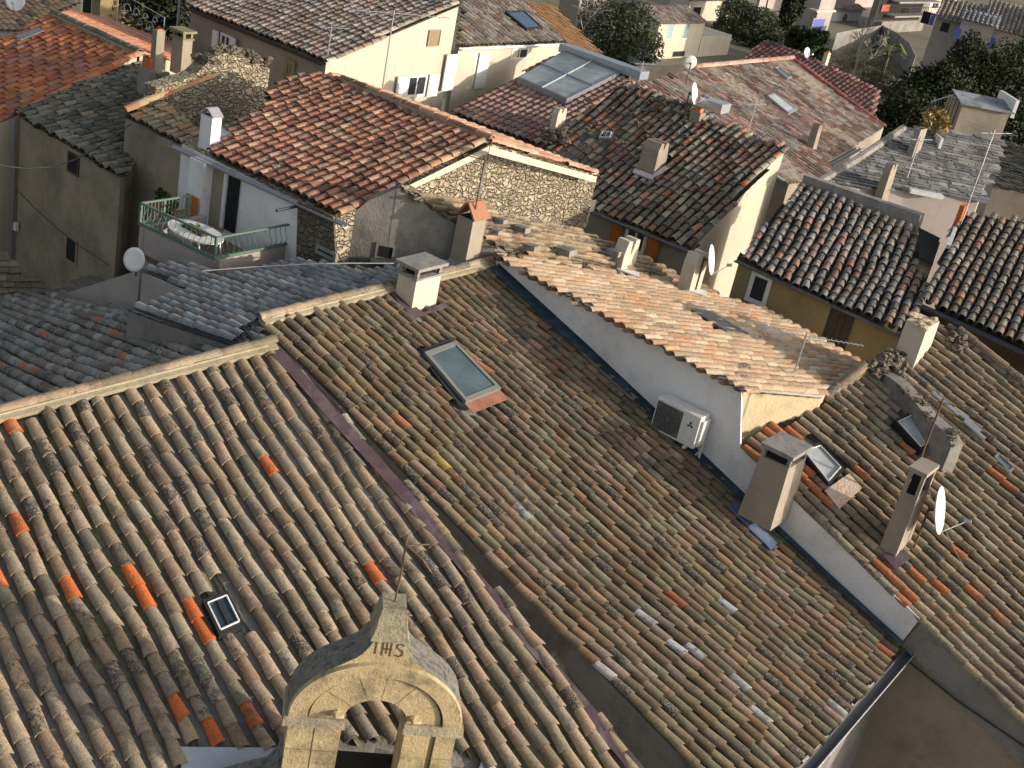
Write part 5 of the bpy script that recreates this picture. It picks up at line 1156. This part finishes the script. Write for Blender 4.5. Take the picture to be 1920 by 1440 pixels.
# retaining wall
m = MB(); p0, p1_ = atz(1175, 165, -15), atz(1310, 150, -15); m.slab([p0-UP*1.5, p1_-UP*1.5, p1_+UP*.9, p0+UP*1.2], V(.1, .6, 0)); tag(m.build('garden_wall', P_brown), 'brown overgrown garden wall below the small cream house', 'wall')
bush('large_bush', atz(1150, 95, -14.5)+UP*.6, (3.4, 2.5, 2.6), 'large grey green bush between the orange roof and the small cream house', 'bush', 16000, .1, 3, L_mid, clumps=30)
bush('low_bush', atz(1120, 140, -15.5), (2.6, 2, 1.6), 'dark bush at the foot of the large grey green bush', 'bush', 5000, .12, 4, L_dark)
baretree(atz(1085, 100, -15), 6, 'leafless pale shrub rising over the plain orange roof', 5, r=.08, spread=.7)
bush('hedge', atz(1388, 70, ZG)+UP*1.5, (3.4, 2, 1.9), 'long grey green hedge right of the small cream house', 'hedge', 16000, .11, 6, L_mid, clumps=22)
baretree(atz(1370, 40, ZG)+UP*.5, 9, 'bare brown tree behind the long grey green hedge', 15, flat('brown twigs', (.2, .14, .1), .9), r=.1, spread=.7)
baretree(atz(1430, 40, ZG)+UP*.5, 9, 'bare twiggy tree left of the cypress', 16, flat('grey brown twigs', (.24, .18, .13), .9), r=.1, spread=.7)
tree('cypress', atz(1472, 80, ZG), 9.0, (1.0, 1.0, 4.3), 'slim dark cypress beside the pale block with a blue door', 'cypress', 4000, .2, 7, L_dark, th=.15, cz=.5, limbs=2)
tree('cypress', atz(1459, 80, ZG), 6.5, (.9, .9, 3.2), 'shorter dark cypress left of the slim one', 'cypress', 2500, .2, 8, L_dark, th=.15, cz=.5, limbs=2)
bush('round_shrub', p14.at((1502, 76))+UP*.1, (.9, .8, .6), 'dark clipped shrub over the ridge of the maroon roof', 'shrub', 2600, .13, 9, L_dark, 'clipped shrubs')
bush('round_shrub', p14.at((1530, 92))+UP*.2, (.8, .7, .75), 'round leafy shrub beside the tiny white satellite dish', 'shrub', 2600, .13, 10, leafm('fresh green leaves', (.025, .045, .015), (.055, .08, .03)), 'clipped shrubs')
# pale block with blue doors
t, o, a, b, H, m = bld((1520, 70), ZG, 1548, 1486, -8, 'pale block with blue doors right of the cypress', 0); m.build('wall', P_pink, t)
winbox(t, o, Rr, (1526, 34), (1540, 62), 'door', fr=P_pink, pane=M_blue, bars=0, fw=.1)
m = MB(); m.slab([o+UP*H*.62-Rr*1+Q*.3, o+a+UP*H*.62+Q*.3, o+a+UP*H*.62+b*.3, o-Rr*1+UP*H*.62+b*.3], UP*.2); m.build('canopy', P_cream, t)
# garden wall, curved grey wall, white wall with round sign
m = MB(); pts = [(1556, 62), (1590, 55), (1640, 48), (1668, 62), (1690, 80), (1702, 105)]
P_ = [atz(x, y+45, ZG) for x, y in pts]
for i in range(5):
    A, B = P_[i], P_[i+1]; h0, h1_ = toy(A, UP, pts[i][1]), toy(B, UP, pts[i+1][1]); m.slab([A-UP*.3, B-UP*.3, B+UP*h1_, A+UP*h0], V(.15, .45+.001*i, 0))
tag(m.build('curved_wall', P_grey), 'long curved grey rendered wall below the dark balconies', 'wall')
t, o, a, b, H, m = bld((1563, 40), ZG, 1612, 1553, 20, 'white wall with a round sign under a strip of pinkish tiles', 0, name='outbuilding'); m.build('wall', P_white, t); 
m = lean(t, o, a, b*1.0, H, PF, seed=16, sl=20); m.build('attic', P_white, t)
m = MB(); cc = onwall((1584, 34), o-nz(b)*.03, Rr); ring = [cc+Rr*cos(k*pi/10)*.42+UP*sin(k*pi/10)*.42 for k in range(21)]; m.tube(ring, .07, 5, cap=False); m.build('round_sign', M_black, t)
m = MB(); m.tube([cc-Rr*.15-UP*.15, cc+Rr*.15+UP*.15], .06, 5); m.build('sign_mark', M_black, t)
t, o, a, b, H, m = bld((1648, 62), ZG, 1728, 1622, -14, 'dark building with long shaded balconies and red hangings behind the curved wall', 0); m.build('wall', P_grey, t)
n_ = -nz(b); 
for z in (.45, .8):
    m = MB(); m.box(o+UP*H*z+n_*.05, a, n_*1.2, UP*.18); bb = m.build('balcony', P_conc, t)
    m = MB(); q = o+UP*(H*z+.18)+n_*1.2; m.tube([q+UP*.9, q+a+UP*.9], .04, 4)
    for k in range(24): m.tube([q+a*k/23, q+a*k/23+UP*.9], .025, 4)
    m.build('balustrade', M_black, bb)
winbox(t, o, Rr, (1652, -8), (1722, 38), fr=M_wood, pane=M_hole, bars=3, fw=.15, name='balcony_shade')  # wide black pane paints in the deep shade between the balconies
winbox(t, o+n_*.1, Rr, (1655, 8), (1666, 22), fr=M_wood, pane=flat('red hanging', (.4, .08, .05), .8), bars=0); winbox(t, o, Rr, (1690, 14), (1700, 28), fr=M_wood, pane=M_hole, bars=0)
for i, (nr, xr, xl, yt, lb) in enumerate([((1600, 14), 1660, 1560, -20, 'far pale house at the top edge behind the white wall'), ((1420, 20), 1480, 1380, -20, 'far grey house at the top edge behind the bare trees')]):
    t, o, a, b, H, m = bld(nr, ZG, xr, xl, yt, lb, 0); m.build('wall', P_pink, t); m = lean(t, o, a, b, H, PF, seed=30+i); m.build('attic', P_pink, t)
for i, (nr, xr, xl, yt, lb, wins) in enumerate([((1358, 36), 1410, 1335, -6, 'pale cream house between the bare trees at the top edge', [((1368, 4), (1374, 18)), ((1388, 4), (1394, 18))]), ((1738, 30), 1790, 1715, -12, 'small pale house squeezed in at the top edge left of the blue shuttered house', [((1750, 2), (1757, 16))])]):
    t, o, a, b, H, m = bld(nr, ZG, xr, xl, yt, lb, 0); m.build('wall', P_cream, t); m = lean(t, o, a, b, H, PF, seed=40+i); m.build('attic', P_cream, t)
    for w0_, w1_ in wins: winbox(t, o, Rr, w0_, w1_, bars=1, pane=M_hole, shut=(M_whitep, (-1, 1)))
# house with blue shutters
def face(px, yb, z0): return atz(px, yb, z0)
FD = az(-16); FN = az(-106)
o = atz(1748, 215, ZG); wL = tox(o, FD, 1812); 
hb = thing('blue_shutter_house', o, 'long pale house with blue shutters and ribbed grey tiles behind the dark evergreens', 'house', 'houses beyond the village roofs')
def wing(x0, x1, yt, dep, nm, off, rs, pal, seed, rise=18, ov=.35):
    s = tox(o, FD, x0); P = o+FD*s+FN*off; W = tox(P, FD, x1); H = toy(P, UP, yt); m = MB(); m.box(P-UP*.5, FD*W, -FN*dep, UP*(H+.5))
    hd = dep*.55; q = [P+UP*H, P+FD*W+UP*H, P+FD*W-FN*dep+UP*H, P-FN*dep+UP*H]; rz = UP*hd*math.tan(radians(rise)); r0_, r1_ = q[0]-FN*hd+rz, q[1]-FN*hd+rz
    m.add([q[0], q[1], q[2], q[3], r0_, r1_], [(0, 1, 5, 4), (3, 4, 5, 2), (0, 4, 3), (1, 2, 5), (0, 3, 2, 1)]); m.build(nm+'_wall', P_pink if seed % 2 else P_cream, hb)
    v = nz(FN*cos(radians(rise))-UP*sin(radians(rise))); pl = PL(q[0]+UP*.1+FN*ov-UP*ov*math.tan(radians(rise)), FD, v)
    c = [pl.P-FD*.3, pl.P+FD*(W+.3), pl.P+FD*(W+.3)-v*(hd/cos(radians(rise))+ov+.1), pl.P-FD*.3-v*(hd/cos(radians(rise))+ov+.1)]
    roof(hb, pl, [proj(p) for p in c], T_moss, nm+'_roof', pitch=.36, ex=.5, pal=pal, lich=.1, seed=seed, K=4, pans=False, sag=0, cov=.42, hgt=.8); return P
PB = [(.3, .25, .22), (.36, .3, .27), (.25, .21, .19)]
Pm = wing(1782, 1880, 50, 9, 'main', 0, 0, PB, 51); Pr = wing(1880, 1990, 66, 9, 'right', .6, 0, PB, 52); Pl = wing(1700, 1782, 34, 7, 'left', .1, 0, PB, 53)
Pb = wing(1745, 1800, 36, 3, 'bay', 2.2, 0, [(.2, .22, .25), (.24, .26, .28)], 55)
winbox(hb, Pm, FD, (1836, 64), (1850, 88), bars=1, pane=M_hole, fr=M_wood, shut=(M_blue, (-1, 1)), fw=.06)
winbox(hb, Pb, FD, (1767, 40), (1777, 62), bars=0, pane=M_hole, fr=M_wood, fw=.05)
winbox(hb, Pl, FD, (1732, 20), (1740, 46), bars=0, pane=M_hole, fr=M_wood, shut=(M_blue, (1,)), fw=.05)
winbox(hb, Pb, FD, (1793, 52), (1797, 76), 'blue_shutter', bars=0, pane=M_blue, fr=M_blue, fw=.05)
# dark evergreens
for i, (x, yb, yt, rx, lb) in enumerate([(1700, 330, 130, 2.6, 'dark evergreen tree nearest the patchwork roof, left in its row'), (1728, 320, 72, 1.7, 'dark evergreen with a narrow tip, second from the left in its row'), (1760, 320, 84, 1.5, 'slender dark evergreen peak between two taller trees of its row'), (1798, 330, 78, 2.4, 'broad dark evergreen in the middle of the row above the stair tower'), (1862, 330, 74, 2.0, 'dark evergreen just below the blue shuttered window'), (1895, 330, 92, 1.9, 'dark evergreen right of the stair tower roof'), (1945, 340, 140, 2.6, 'dark evergreen cut by the right edge of the view'), (1662, 340, 165, 2.2, 'low dark evergreen at the foot of the patchwork roof'), (1690, 330, 105, 1.6, 'thin dark evergreen just behind the nearest tree of its row')]):
    bs = atz(x, yb, ZG+1.5); h = toy(bs, UP, yt)*1.0; tree('evergreen_tree', bs, h, (rx, rx*.9, h*.5), lb, 'tree', 21000, .105, 60+i, L_dark, 'dark evergreens behind the stair tower', .2, 34, .5)
p = atz(1650, 150, ZG); pm = thing('palm_tree', p, 'small yellow green palm in front of the curved grey wall', 'palm'); m = MB(); m.tube([p, p+UP*2.4], .18, 7); m.build('trunk', M_bark, pm)
m = MB(); rd = random.Random(2)
for k in range(34):
    a_ = rd.uniform(0, 6.28); d = V(cos(a_), sin(a_), 0); L = rd.uniform(1.2, 1.9); e = rd.uniform(.1, 1.1); s = nz(np.cross(d, UP))*.14; q0 = p+UP*2.4; q1 = q0+d*L*.55+UP*e; q2 = q0+d*L+UP*(e*.6-.3); m.add([q0-s*.3, q0+s*.3, q1+s, q1-s, q2], [(0, 1, 2, 3), (3, 2, 4)])
m.build('fronds', L_yel, pm, fix=False)
baretree(atz(1590, 165, ZG), 6.5, 'bare pale tree standing right of the maroon roof', 21, r=.16); baretree(atz(1612, 150, ZG), 5.2, 'bare spreading tree beside the small palm', 22, r=.14, spread=.8)
bush('low_bush', atz(1560, 335, -12), (1.2, 1.2, 1.0), 'yellow green bush below the gutter of the patchwork roof', 'bush', 1200, .1, 14, L_yel)
L_scrub = leafm('brown scrub', (.1, .085, .05), (.17, .15, .1))
for i, (px, py, r_) in enumerate([(1585, 118, (2.6, 2, 1.2)), (1625, 140, (2.8, 2, 1.2)), (1665, 165, (2.8, 2, 1.3))]):
    bush('scrub', atz(px, py+15, ZG)+UP*.9, r_, ['brown leafless scrub left of the bare pale tree', 'brown leafless scrub under the bare spreading tree', 'brown leafless scrub between the small palm and the evergreens'][i], 'bush', 3500, .07, 70+i, L_scrub)
bush('hedge', atz(1420, 92, ZG)+UP*.8, (3, 1.2, .9), 'low dark hedge between the long hedge and the cypresses', 'hedge', 3500, .12, 78, L_dark)
# top left corner
pt = PL.mk((60, 30), -9.6, -33, 14); tl = thing('tiled_house', pt.at((60, 10))*V(1, 1, 0)+V(0, 0, ZG), 'sunlit pale rubble roofed house at the very top left corner', 'house', GRP)
pol = [(-80, 60), (58, 62), (95, 28), (150, 8), (160, -60), (-80, -60)]
roof(tl, pt, pol, T_new, pitch=.24, ex=.35, pal=[(.5, .33, .2), (.42, .3, .2), (.55, .4, .27)], lich=.1, seed=120, K=4, pans=False, sag=.03, cov=.48); stdwall(tl, pt, pol, P_cream, drop=0, inset=.02)
dish(None, pt.at((30, 22)), (27, 2), V(.2, -1, .3), 'white satellite dish at the very top left corner', .33)
t, o, a, b, H, m = bld((185, 62), -14, 300, 140, -40, 'ochre house with a dark doorway at the top edge left of the cream house', 0); m.build('wall', P_ochre, t)
winbox(t, o, nz(b), (150, -30), (172, 40), 'doorway', fr=P_cream, pane=M_hole, bars=0)
bush('dark_bush', atz(285, 42, -13.5), (3.0, 2, 1.9), 'dark bush behind the wrought iron screen at the top left', 'bush', 4000, .16, 33, L_dark)
sp_ = p17b.at((218, 52))+UP*.1; ex_ = nz(Q); pw = tox(sp_, Q, 305)
ip = thing('wrought_iron_screen', sp_, 'thin wrought iron screen with curling scrolls above the orange roof, top left', 'railing')
m = MB(); q = [sp_, sp_+Q*pw, sp_+Q*pw+UP*.75, sp_+UP*.95]; m.tube(q+[q[0]], .016, 4); m.build('frame', M_zinc, ip)
m = MB(); rd = random.Random(8)
for k in range(9):
    c = sp_+Q*pw*(.1+.1*k)+UP*(.3+.25*(k % 2)); r_ = rd.uniform(.1, .2); m.tube([c+(Q*cos(t)+UP*sin(t))*r_*(1-t/9) for t in np.linspace(0, 6, 12)]+[c-(Q*.2+UP*.1)], .01, 4, cap=False)
m.build('scrolls', M_zinc, ip)
